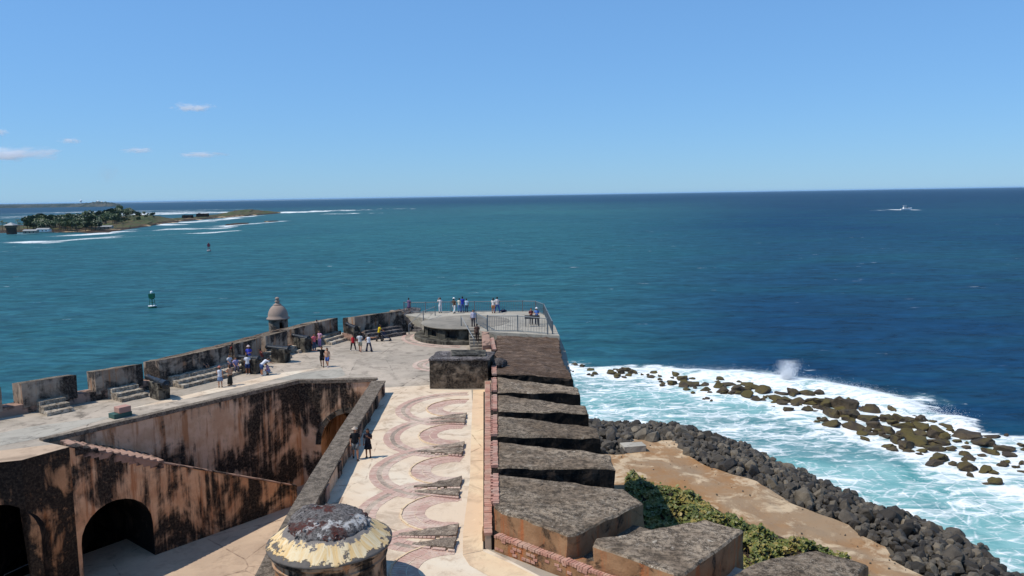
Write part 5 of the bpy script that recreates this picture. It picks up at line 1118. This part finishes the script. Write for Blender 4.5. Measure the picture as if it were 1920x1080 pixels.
# ================================================================== BUOYS AND BOAT
m_grn = plain('green buoy paint', S(14, 88, 62), .4); m_red = plain('red buoy paint', S(104, 34, 48), .4)
def buoy(px, py, s, mat, label, lamp):
    q = P(px, py, 0); e = empty('channel_buoy', (q.x, q.y, 0)); tag(e, label, 'buoy')
    L_ = lambda nm, prof, mt, z=0: MB().lathe([(r*s, zz*s) for r, zz in prof], (q.x, q.y, z), 18).build(nm, mt, e)
    L_('float', [(1.0, -.6), (1.25, -.3), (1.3, .3), (1.2, .55), (.3, .6)], mat)
    L_('float_rim', [(1.2, .55), (1.32, .6), (1.3, .72), (1.1, .74)], m_white)
    for a in range(4):
        t = a*math.pi/2+.4; MB().tube([(q.x+.95*s*math.cos(t), q.y+.95*s*math.sin(t), .6*s), (q.x+.45*s*math.cos(t), q.y+.45*s*math.sin(t), 4.0*s)], .09*s, 6).build('leg', mat, e)
    for zz, r in ((1.8, .78), (2.9, .62)): MB().tube([(q.x+r*s*math.cos(a*math.pi/6), q.y+r*s*math.sin(a*math.pi/6), zz*s) for a in range(13)], .06*s, 5).build('hoop', mat, e)
    MB().box((q.x-.75*s, q.y-.75*s, 3.1*s), (q.x+.75*s, q.y+.75*s, 4.7*s)).build('daymark', mat, e); MB().box((q.x-.12*s, q.y-.12*s, .7*s), (q.x+.12*s, q.y+.12*s, 3.2*s)).build('mast', mat, e)
    L_('lantern', [(.3, 0), (.42, .1), (.42, .55), (.3, .75), (.02, .85)], lamp, 4.7*s)
buoy(286, 577, 1.1, m_grn, 'green channel buoy with a white lantern on the near water', m_white)
buoy(392, 471, 1.15, m_red, 'dark red channel buoy farther out on the water', m_red)
q = P(1698, 394, 0); bt = empty('motor_boat', (q.x, q.y, 0)); tag(bt, 'white cabin motor boat heading right with a foaming wake', 'boat')
def bp(x, y, z): return (q.x+x, q.y+y, z)
hl = MB(); secs = [(-6, 1.7, .1, 1.5), (-3, 1.9, -.2, 1.6), (1, 1.9, -.3, 1.9), (4, 1.4, -.2, 2.4), (6.5, .5, .4, 2.9), (7.6, .05, 1.6, 3.1)]
V = []; 
for x, w_, zb, zt in secs: V += [bp(x, -w_, zt), bp(x, -w_*.75, zb), bp(x, w_*.75, zb), bp(x, w_, zt)]
F_ = [(0, 1, 2, 3), (20, 23, 22, 21)]
for i in range(5):
    for j in range(4): a = i*4+j; c_ = i*4+(j+1) % 4; F_.append((a, a+4, c_+4, c_))
hl.add(V, F_); hl.build('hull', m_white, bt)
cab = MB().prism([bp(-3, -1.4, 0)[:2], bp(3, -1.3, 0)[:2], bp(3, 1.3, 0)[:2], bp(-3, 1.4, 0)[:2]], 1.6, [3.4, 3.1, 3.1, 3.4]).build('cabin', m_white, bt)
MB().box(bp(-2.6, -1.46, 2.4), bp(2.2, 1.46, 3.0)).build('window_band', m_black, bt).parent = cab
MB().box(bp(-3, -1.5, 5.3), bp(.6, 1.5, 5.5)).build('bridge_roof', m_white, bt); MB().box(bp(-2.4, -1.2, 3.4), bp(.4, 1.2, 4.2)).build('flying_bridge', m_white, bt)
for dx in (-2.8, .4):
    for dy in (-1.3, 1.3): MB().tube([bp(dx, dy, 3.3), bp(dx, dy, 5.3)], .06, 5).build('roof_post', m_raill, bt)
MB().tube([bp(-1, 0, 5.5), bp(-1.4, 0, 8.0)], .05, 5).build('aerial', m_raill, bt)
bt.rotation_euler = (0, 0, 0)
for o in [q_ for q_ in bt.children]: o.scale = (1.5, 1.5, 1.5)
# ================================================================== PEOPLE
def limb(mb, pts, rad, n=8): mb.tube(pts, rad, n)
def person(px, py, z, h, face, label, top=(200, 200, 200), sleeve='short', bot=(60, 70, 100), legs='long', hair='d', skin=None, pose='stand', arms=('down', 'down'), lean=0, hat=None, longhair=False, child=False, vox=.02, up=0.0, shoes=(60, 50, 44), faced=False, at=None):
    loc = P(px, py, z) if at is None else Vector(at); s = h/1.74; sk = skin or m_skin
    e = empty('person', (loc.x, loc.y, z+up), R_(face-90)); tag(e, label, 'person', 'visitors on the fort')
    hipz = {'stand': .92, 'walk': .91, 'wide': .89, 'sit': .50, 'crouch': .36}[pose]
    hips = [Vector((-.1, 0, hipz)), Vector((.1, 0, hipz))]
    kn, ft = {'stand': ([(-.11, .03, .49), (.11, .02, .49)], [(-.12, 0, .07), (.12, -.02, .07)]),
              'walk': ([(-.1, .17, .52), (.1, .02, .49)], [(-.1, .24, .08), (.1, -.26, .10)]),
              'wide': ([(-.2, .03, .48), (.2, .02, .48)], [(-.27, .02, .07), (.27, -.02, .07)]),
              'sit': ([(-.14, .44, .52), (.14, .46, .5)], [(-.14, .46, .07), (.15, .52, .07)]),
              'crouch': ([(-.17, .36, .48), (.17, .34, .5)], [(-.15, .12, .07), (.15, .1, .07)])}[pose]
    kn = [Vector(k) for k in kn]; ft = [Vector(k) for k in ft]
    Rl = Matrix.Rotation(R_(-lean), 3, 'X'); piv = Vector((0, 0, hipz))
    def U(x, y, zz): return piv + Rl @ Vector((x, y, zz-.92))     # upper body point given for a standing figure
    sh_ = [U(-.185, 0, 1.43), U(.185, 0, 1.43)]
    AR = {'down': ((.05, -.03, -.30), (.06, .06, -.55)), 'fwd': ((.04, .02, -.28), (-.06, .28, -.26)), 'up': ((.10, .16, -.12), (-.07, .18, .17)), 'hip': ((.17, -.08, -.24), (.02, .03, -.42)), 'out': ((.25, .02, -.03), (.48, .06, .02)), 'rail': ((.05, .16, -.24), (.0, .40, -.28)), 'reach': ((.03, .24, -.16), (.0, .46, -.26)), 'knee': ((.04, .14, -.27), (-.02, .36, -.42)), 'phone': ((.05, .06, -.27), (-.12, .24, -.10))}
    el, hd = [], []
    for i, a in enumerate(arms):
        sg = -1 if i == 0 else 1; (ex, ey, ez), (hx, hy, hz) = AR[a]
        Ra = Rl if lean < 25 or a in ('up', 'out') else Matrix.Identity(3)
        el.append(sh_[i]+Ra @ Vector((sg*ex, ey, ez))); hd.append(sh_[i]+Ra @ Vector((sg*hx, hy, hz)))
    head = U(0, .02 if lean < 20 else .05, 1.645)
    # --- body: one continuous skin
    b_ = MB()
    b_.rings([(U(0, 0, .84), .15, .11, Rl), (U(0, 0, .95), .165, .115, Rl), (U(0, .01, 1.08), .135, .095, Rl), (U(0, .0, 1.25), .155, .105, Rl), (U(0, -.01, 1.38), .17, .1, Rl), (U(0, -.01, 1.455), .12, .075, Rl)], 14)
    b_.tube([U(0, -.01, 1.42), U(0, .0, 1.5), U(0, .015, 1.57)], [.068, .056, .055], 10)
    for k in range(1):
        b_.rings([(head+Rl @ Vector((0, dy, dz)), rx, ry, Rl) for dz, rx, ry, dy in ((-.115, .035, .04, .03), (-.09, .056, .066, .02), (-.04, .07, .085, 0.012), (.01, .077, .096, 0), (.06, .072, .092, -0.009000000000000001), (.1, .05, .066, -.01), (.118, .02, .028, -.01))], 12)
    b_.tube([head+Rl @ Vector((0, .085, .005)), head+Rl @ Vector((0, .112, -.028)), head+Rl @ Vector((0, .085, -.04))], [.012, .017, .012], 6)
    for sg in (-1, 1): b_.ball(head+Rl @ Vector((sg*.08, -.005, -.012)), .014, .024, .034, 6, 4)
    for i in (0, 1):
        sg = -1 if i == 0 else 1
        limb(b_, [hips[i], hips[i].lerp(kn[i], .45), kn[i], kn[i].lerp(ft[i], .35), kn[i].lerp(ft[i], .92), ft[i]], [.092, .082, .056, .056, .037, .04])
        b_.tube([ft[i]+Vector((0, -.055, -.02)), ft[i]+Vector((0, .03, -.02)), ft[i]+Vector((0, .13, -.035)), ft[i]+Vector((0, .18, -.04))], [.036, .044, .038, .022], 8)
        limb(b_, [sh_[i], sh_[i].lerp(el[i], .4), el[i], el[i].lerp(hd[i], .35), el[i].lerp(hd[i], .95)], [.055, .049, .04, .04, .027])
        dr_ = (hd[i]-el[i]).normalized(); side = dr_.cross(Vector((0, 1, .3))).normalized(); pal_ = hd[i]+dr_*.05
        b_.tube([hd[i]-dr_*.01, hd[i]+dr_*.04, hd[i]+dr_*.085], [.028, .037, .034], 8)
        nrm_ = dr_.cross(side).normalized()
        for f_, (o_, L_) in enumerate(((-.028, .07), (-.009, .082), (.01, .077), (.028, .06))):
            r0 = hd[i]+dr_*.08+side*o_; b_.tube([r0, r0+dr_*L_*.55+nrm_*.006, r0+dr_*L_+nrm_*.024], [.0105, .0095, .0075], 5)
        r0 = hd[i]+dr_*.02+side*(-.03*sg); b_.tube([r0, r0+dr_*.035-side*.03*sg, r0+dr_*.075-side*.036*sg+nrm_*.01], [.013, .011, .009], 5)
    o = b_.build('body', sk); rm = o.modifiers.new('r', 'REMESH'); rm.mode = 'VOXEL'; rm.voxel_size = vox; rm.use_smooth_shade = True
    apply_mods(o); o.parent = e; bod = o
    # --- clothes
    mt = fab(*top); mbm = fab(*bot)
    c = MB(); c.rings([(U(0, 0, .90), .178, .13, Rl), (U(0, .005, .98), .175, .128, Rl), (U(0, .01, 1.1), .155, .113, Rl), (U(0, .0, 1.25), .174, .122, Rl), (U(0, -.01, 1.37), .192, .118, Rl), (U(0, -.01, 1.45), .15, .092, Rl), (U(0, -.005, 1.485), .075, .07, Rl)], 16)
    if sleeve != 'tank':
        t_ = .55 if sleeve == 'short' else 1.0
        for i in (0, 1):
            if t_ < 1: c.tube([sh_[i]+(sh_[1-i]-sh_[i])*.12, sh_[i].lerp(el[i], .25), sh_[i].lerp(el[i], .72)], [.066, .072, .07], 10)
            else: c.tube([sh_[i]+(sh_[1-i]-sh_[i])*.12, sh_[i].lerp(el[i], .3), el[i], el[i].lerp(hd[i], .85)], [.066, .066, .054, .046], 10)
    c.build('shirt', mt, None, smooth=True).parent = e
    c = MB()
    if legs in ('skirt', 'dress', 'longskirt'):
        zb = {'skirt': .55, 'dress': .5, 'longskirt': .16}[legs]; c.rings([(Vector((0, .02, zb)), .24, .2), (Vector((0, .01, (zb+.9)/2)), .21, .165), (Vector((0, 0, .9)), .178, .13), (U(0, 0, 1.02), .162, .118, Rl)], 16)
    else:
        c.rings([(U(0, 0, .84), .165, .125, Rl), (U(0, 0, .93), .178, .128, Rl), (U(0, .005, 1.01), .165, .118, Rl)], 14)
        for i in (0, 1):
            if legs == 'shorts': c.tube([hips[i], hips[i].lerp(kn[i], .4), hips[i].lerp(kn[i], .86)], [.105, .105, .1], 10)
            elif legs == 'flare': c.tube([hips[i], hips[i].lerp(kn[i], .5), kn[i], kn[i].lerp(ft[i], .5), ft[i]+Vector((0, .02, -.02))], [.104, .092, .074, .085, .125], 10)
            else: c.tube([hips[i], hips[i].lerp(kn[i], .5), kn[i], kn[i].lerp(ft[i], .5), kn[i].lerp(ft[i], .97)], [.104, .095, .076, .07, .064], 10)
    c.build('skirt' if 'skirt' in legs or legs == 'dress' else 'trousers', mbm, None, smooth=True).parent = e
    for i in (0, 1):
        c = MB(); f_ = ft[i]; c.tube([f_+Vector((0, -.075, -.025)), f_+Vector((0, .02, -.022)), f_+Vector((0, .13, -.035)), f_+Vector((0, .2, -.042))], [.04, .05, .045, .026], 8); c.build('shoe', fab(*shoes), None, smooth=True).parent = e
    hm = {'d': m_hair, 'b': m_hairb, 'g': m_hairg}[hair]; c = MB()
    c.rings([(head+Rl @ Vector((0, dy, dz)), rx, ry, Rl) for dz, rx, ry, dy in ((-.1, .06, .04, -.062), (-.04, .083, .07, -.04), (.02, .09, .092, -.022), (.06, .088, .1, -.012), (.1, .068, .082, -.012), (.135, .02, .03, -.014))], 12)
    if longhair: c.rings([(head+Rl @ Vector((0, -.085, -.32)), .06, .03, Rl), (head+Rl @ Vector((0, -.08, -.22)), .095, .045, Rl), (head+Rl @ Vector((0, -.06, -.08)), .1, .06, Rl), (head+Rl @ Vector((0, -.03, .04)), .09, .085, Rl)], 10)
    c.build('hair', hm, None, smooth=True).parent = e
    if hat:
        c = MB(); c.rings([(head+Rl @ Vector((0, .0, .055)), .17, .18, Rl), (head+Rl @ Vector((0, 0, .07)), .17, .18, Rl), (head+Rl @ Vector((0, -.005, .075)), .098, .115, Rl), (head+Rl @ Vector((0, -.008, .13)), .09, .105, Rl), (head+Rl @ Vector((0, -.01, .165)), .05, .06, Rl)], 14); c.build('hat', fab(*hat), None, smooth=True).parent = e
    if faced:
        for sg in (-1, 1): c = MB(); c.ball(head+Vector((sg*.03, .088, .012)), .011, .006, .007, 6, 4); c.build('eye', m_hair, None).parent = bod
        c = MB(); c.ball(head+Vector((0, .086, -.066)), .022, .006, .006, 6, 4); c.build('mouth', plain('lips', S(150, 80, 72), .5), None).parent = bod
    e.scale = (s, s, s); return e
W_ = (225, 225, 228)
person(667, 861, T, 1.80, -75, 'man in black t-shirt and grey shorts walking beside the court parapet', (24, 24, 28), 'short', (120, 120, 118), 'shorts', 'b', None, 'walk', ('down', 'down'), hat=(190, 170, 150), vox=.014, faced=True)
person(691, 858, T, 1.66, -95, 'dark haired woman in a short black dress walking beside the parapet', (22, 22, 34), 'short', (20, 20, 28), 'skirt', 'd', m_skin2, 'stand', ('phone', 'down'), longhair=True, vox=.014, faced=True)
person(413.5, 726.5, T, 1.66, 100, 'woman in white tank top and short denim skirt seen from behind', W_, 'tank', (120, 140, 170), 'skirt', 'b', None, 'stand', ('fwd', 'down'), hat=(190, 120, 100))
person(432, 723, T, 1.68, 150, 'woman in tan top and long dark skirt beside the firing steps', (200, 160, 130), 'tank', (44, 44, 40), 'longskirt', 'b', None, 'stand', ('fwd', 'down'), longhair=True)
person(383, 706, T, 1.6, -20, 'person in pale top sitting on the steps by the dark wall stain', (220, 190, 190), 'tank', (50, 50, 60), 'shorts', 'b', None, 'sit', ('knee', 'knee'), up=.45, longhair=True)
person(438, 690, T, 1.7, 0, 'person in dark red shirt standing on the steps by the second cannon', (128, 30, 28), 'short', (60, 60, 64), 'long', 'd', m_skin2, 'stand', ('down', 'hip'), up=.5)
person(431, 698, T, 1.6, -40, 'dark haired person in white top sitting on the steps', W_, 'short', (60, 60, 90), 'long', 'd', None, 'sit', ('knee', 'knee'), up=.3)
person(443, 700, T, 1.6, -60, 'person in lavender sitting on the lowest step beside the cannon', (170, 160, 200), 'short', (80, 76, 96), 'long', 'd', None, 'sit', ('knee', 'knee'), up=.18)
person(465, 702, T, 1.72, 95, 'man in white t-shirt and blue shorts standing before the second cannon', W_, 'short', (40, 60, 110), 'shorts', 'd', m_skin2, 'stand', ('down', 'fwd'), shoes=(220, 220, 220))
person(468, 690, T, 1.75, -90, 'person in bright blue shirt behind the second cannon', (70, 80, 190), 'short', (50, 54, 70), 'long', 'b', None, 'stand', ('fwd', 'down'), up=.2, hat=(214, 190, 180))
person(493, 688, T, 1.7, -150, 'person in maroon leaning over the rear of the second cannon', (110, 50, 46), 'short', (50, 46, 50), 'long', 'd', m_skin2, 'stand', ('out', 'down'), lean=15)
person(491, 704.5, T, 1.76, 40, 'man in white t-shirt and denim shorts bending forward', W_, 'short', (60, 84, 130), 'shorts', 'd', None, 'stand', ('reach', 'reach'), lean=55, shoes=(200, 200, 200))
person(505, 702, T, 1.6, 200, 'person in patterned clothes crouching beside the bending man', (150, 130, 160), 'short', (130, 130, 170), 'shorts', 'd', None, 'crouch', ('knee', 'knee'), lean=20)
person(583, 656, T, 1.15, -60, 'small child in red beside the woman in pink', (196, 50, 56), 'short', (70, 50, 60), 'shorts', 'd', None, 'stand', ('down', 'down'))
person(589.5, 657.5, T, 1.66, -40, 'woman in pink top and jeans beside a child in red', (226, 110, 120), 'short', (70, 84, 110), 'long', 'd', None, 'stand', ('fwd', 'down'), shoes=(220, 200, 200))
person(600, 651, T, 1.64, -120, 'person in pink checked shirt and purple trousers by the steps', (214, 160, 180), 'short', (130, 110, 160), 'long', 'b', None, 'stand', ('hip', 'down'))
person(595.5, 641, T, 1.5, 120, 'dark haired boy in pale blue shirt up on the firing steps', (190, 200, 230), 'short', (120, 40, 50), 'shorts', 'd', None, 'stand', ('down', 'fwd'), up=.78)
person(604.5, 687.5, T, 1.80, -80, 'man in black t-shirt and long black shorts walking on the grey paving', (22, 22, 24), 'short', (26, 26, 28), 'shorts', 'd', m_skin2, 'walk', ('down', 'out'))
person(614.5, 688, T, 1.68, -95, 'woman in tan tank top and blue denim beside the man in black', (196, 150, 120), 'tank', (74, 104, 170), 'shorts', 'd', None, 'walk', ('down', 'down'), longhair=True, shoes=(220, 210, 205))
person(662.5, 657.5, T, 1.55, -80, 'girl in red top and black trousers, left of a group of three', (200, 40, 50), 'tank', (34, 34, 38), 'long', 'd', None, 'wide', ('down', 'down'), shoes=(210, 200, 190))
person(675.5, 659.5, T, 1.82, 90, 'man in white t-shirt and khaki shorts in the middle of three', (214, 214, 210), 'short', (176, 172, 150), 'shorts', 'd', None, 'walk', ('down', 'fwd'), shoes=(120, 60, 50))
person(692, 659.5, T, 1.7, 80, 'woman in white tank top and dark flared trousers, right of three', W_, 'tank', (40, 46, 70), 'flare', 'd', None, 'wide', ('hip', 'out'))
person(710.5, 640, T, 1.74, 10, 'person in bright yellow shirt pushing a stroller', (226, 190, 30), 'short', (50, 44, 40), 'long', 'd', m_skin2, 'walk', ('reach', 'reach'), lean=12)
ZPp = ZP
person(767, 586, ZPp, 1.66, 70, 'woman in purple alone at the left end of the far railing', (120, 96, 130), 'short', (110, 90, 120), 'skirt', 'd', None, 'stand', ('rail', 'down'))
person(826, 586.5, ZPp, 1.72, 120, 'person in white shirt and white trousers raising a hand at the far railing', (236, 226, 220), 'short', (226, 226, 226), 'long', 'b', None, 'stand', ('up', 'rail'))
person(851.5, 587.5, ZPp, 1.74, 60, 'person in white hat, brown vest and white trousers striding on the platform', (96, 78, 64), 'short', (230, 228, 222), 'long', 'd', None, 'walk', ('fwd', 'down'), hat=(240, 240, 236))
person(861.5, 585.5, ZPp, 1.6, 90, 'person in cream shirt and jeans left of the man in royal blue', (226, 220, 200), 'short', (110, 140, 190), 'long', 'd', None, 'stand', ('rail', 'rail'))
person(867.5, 585.5, ZPp, 1.78, 90, 'man in royal blue shirt and jeans at the far railing', (34, 60, 170), 'short', (80, 100, 150), 'long', 'd', None, 'stand', ('rail', 'rail'))
person(875, 585.5, ZPp, 1.55, 85, 'short person in light shirt right of the man in royal blue', (190, 210, 226), 'short', (60, 70, 96), 'long', 'd', None, 'stand', ('rail', 'down'))
person(925, 587, ZPp, 1.68, 75, 'woman in white top and tan shorts at the middle of the far railing', (236, 226, 216), 'short', (200, 140, 96), 'shorts', 'd', None, 'stand', ('rail', 'down'), longhair=True)
person(932.5, 586, ZPp, 1.78, 95, 'man in pale shirt with dark belt and jeans at the far railing', (226, 214, 210), 'short', (70, 100, 170), 'long', 'd', None, 'wide', ('rail', 'rail'))
person(887.5, 613, ZPp, 1.74, -90, 'person in lavender shirt standing at the head of the steps', (196, 190, 206), 'long', (66, 62, 70), 'long', 'd', None, 'stand', ('down', 'down'))
person(891, 640, T, 1.72, 88, at=(sb.x-.15, sb.y+1.3, T), label='person in brown climbing the steps beside the bunker', top=(84, 62, 52), bot=(60, 48, 44), skin=m_skin2, pose='walk', arms=('down', 'fwd'), up=.63)
person(996, 608, ZPp, 1.64, -80, 'woman in maroon behind the display panel', (116, 60, 60), 'short', (60, 50, 56), 'long', 'd', None, 'stand', ('fwd', 'fwd'))
person(1006.5, 608, ZPp, 1.68, -100, 'man in blue shirt and white cap behind the display panel', (90, 130, 200), 'short', (60, 60, 70), 'long', 'd', None, 'stand', ('fwd', 'fwd'), hat=(236, 236, 236))
# stroller
c = P(724, 639); s_ = empty('stroller', (c.x, c.y, T)); tag(s_, 'small dark stroller pushed by the person in yellow', 'stroller')
MB().add([(c.x-.25, c.y-.22, T+.35), (c.x+.3, c.y-.22, T+.3), (c.x+.3, c.y+.22, T+.3), (c.x-.25, c.y+.22, T+.35), (c.x-.42, c.y-.22, T+.8), (c.x-.42, c.y+.22, T+.8), (c.x+.45, c.y-.2, T+.22), (c.x+.45, c.y+.2, T+.22)], [(0, 1, 2, 3), (0, 3, 5, 4), (1, 6, 7, 2)]).build('seat', fab(40, 40, 60), s_)
MB().rings([((c.x-.3, c.y, T+.62), .3, .24), ((c.x-.3, c.y, T+.8), .28, .22), ((c.x-.32, c.y, T+.9), .12, .1)], 10).build('hood', fab(60, 60, 80), s_)
for dx in (-.35, .42):
    for dy in (-.24, .24): MB().tube([(c.x+dx, c.y+dy-.02, T+.1), (c.x+dx, c.y+dy+.02, T+.1)], .1, 10).build('wheel', m_black, s_)
for dy in (-.23, .23): MB().tube([(c.x+.42, c.y+dy, T+.1), (c.x-.2, c.y+dy, T+.6), (c.x-.62, c.y+dy, T+1.02)], .015, 5).build('frame_bar', m_raill, s_)
MB().tube([(c.x-.62, c.y-.23, T+1.02), (c.x-.62, c.y+.23, T+1.02)], .018, 6).build('handle', m_black, s_)
c = P(495.5, 704); mb = MB(); mb.rings([((c.x, c.y, T), .16, .12), ((c.x, c.y, T+.18), .2, .14), ((c.x, c.y, T+.36), .14, .1)], 12); mb.tube([(c.x-.1, c.y, T+.35), (c.x, c.y, T+.52), (c.x+.1, c.y, T+.35)], .012, 5); o = mb.build('bag', fab(232, 228, 214), origin=tuple(c)); tag(o, 'white bag on the ground at the feet of the bending man', 'bag')

# ================================================================== CLOUDS AND SMOKE
def vol_thing(name, label, cat, px, py, wpx, hpx, D, dens, seed, col=(1, 1, 1, 1), thr=.45, tall=False, kind=None):
    q = at_far(px, py, D); k = D/FPX; e_r = (wpx*k/2, wpx*k/2.6, hpx*k/2)
    mb = MB(); mb.ball((0, 0, 0), 1, 1, 1, 16, 10); me0 = mb.mesh(name, [], (0, 0, 0)); me0.materials.clear()
    m = bpy.data.materials.new(name+' vapour'); m.use_nodes = True; nt = m.node_tree; nt.nodes.remove(nt.nodes['Principled BSDF']); g = G(nt)
    tc_ = g.n('TexCoord').outputs['Object']; ln = g.n('VectorMath', {0: tc_}, operation='LENGTH').outputs['Value']
    nz_ = g.noise(g.map(tc_, (1.9, 1.9, 1.0), (seed*2.3, seed, 0)), 1.9, 7, .66)
    f = g.m('MULTIPLY', g.step(g.m('ADD', nz_, g.m('MULTIPLY', ln, -.35)), thr-.16, thr+.12), g.step(ln, 1.0, .35))
    pv_ = g.n('VolumePrincipled', {'Color': col, 'Density': g.m('MULTIPLY', f, dens), 'Anisotropy': 0.0}); nt.links.new(pv_.outputs[0], nt.nodes['Material Output'].inputs['Volume'])
    me0.materials.append(m); o = link(name, me0, None, q, None, e_r); tag(o, label, cat, kind=kind); return o
CL = [('small bright wisp of cloud, highest in the sky', 362, 201, 100, 20, 0.0270), ('small cloud alone at the left, above the long bank', 132, 264, 60, 14, 0.0216), ('thin cloud streak left of the other low streak', 258, 282, 80, 14, 0.0216), ('thin low cloud streak right of the other', 378, 290, 120, 13, 0.0216), ('long pale cloud bank at the left edge', 25, 288, 210, 34, 0.0162), ('round cloud puff at the left edge', 3, 248, 36, 20, 0.0243)]
for i, (lab, x, y, w_, h_, dn) in enumerate(CL): vol_thing('cloud', lab, 'cloud', x, y, w_*1.3, h_*1.35, 9000, dn, i+1, thr=.48)
vol_thing('smoke_plume', 'faint grey smoke drifting up beside the far headland', 'smoke', 205, 325, 75, 68, 7600, .0016, 11, (.8, .78, .75, 1), .42)
sc.cycles.volume_bounces = 4; sc.cycles.volume_step_rate = 1.0; sc.cycles.volume_max_steps = 256

# ================================================================== HAZE: the sea air between here and the far shores
hz_ = MB(); hz_.box((-95000, -600, -3), (95000, 155000, 90)); hz = hz_.build('haze', [])
hm_ = bpy.data.materials.new('sea air'); hm_.use_nodes = True; nt = hm_.node_tree; nt.nodes.remove(nt.nodes['Principled BSDF'])
pv_ = nt.nodes.new('ShaderNodeVolumePrincipled'); pv_.inputs['Color'].default_value = (.5, .77, 1, 1); pv_.inputs['Density'].default_value = 1.1e-5; pv_.inputs['Anisotropy'].default_value = 0.0
nt.links.new(pv_.outputs[0], nt.nodes['Material Output'].inputs['Volume']); hz.data.materials.clear(); hz.data.materials.append(hm_); tag(hz, kind='stuff')
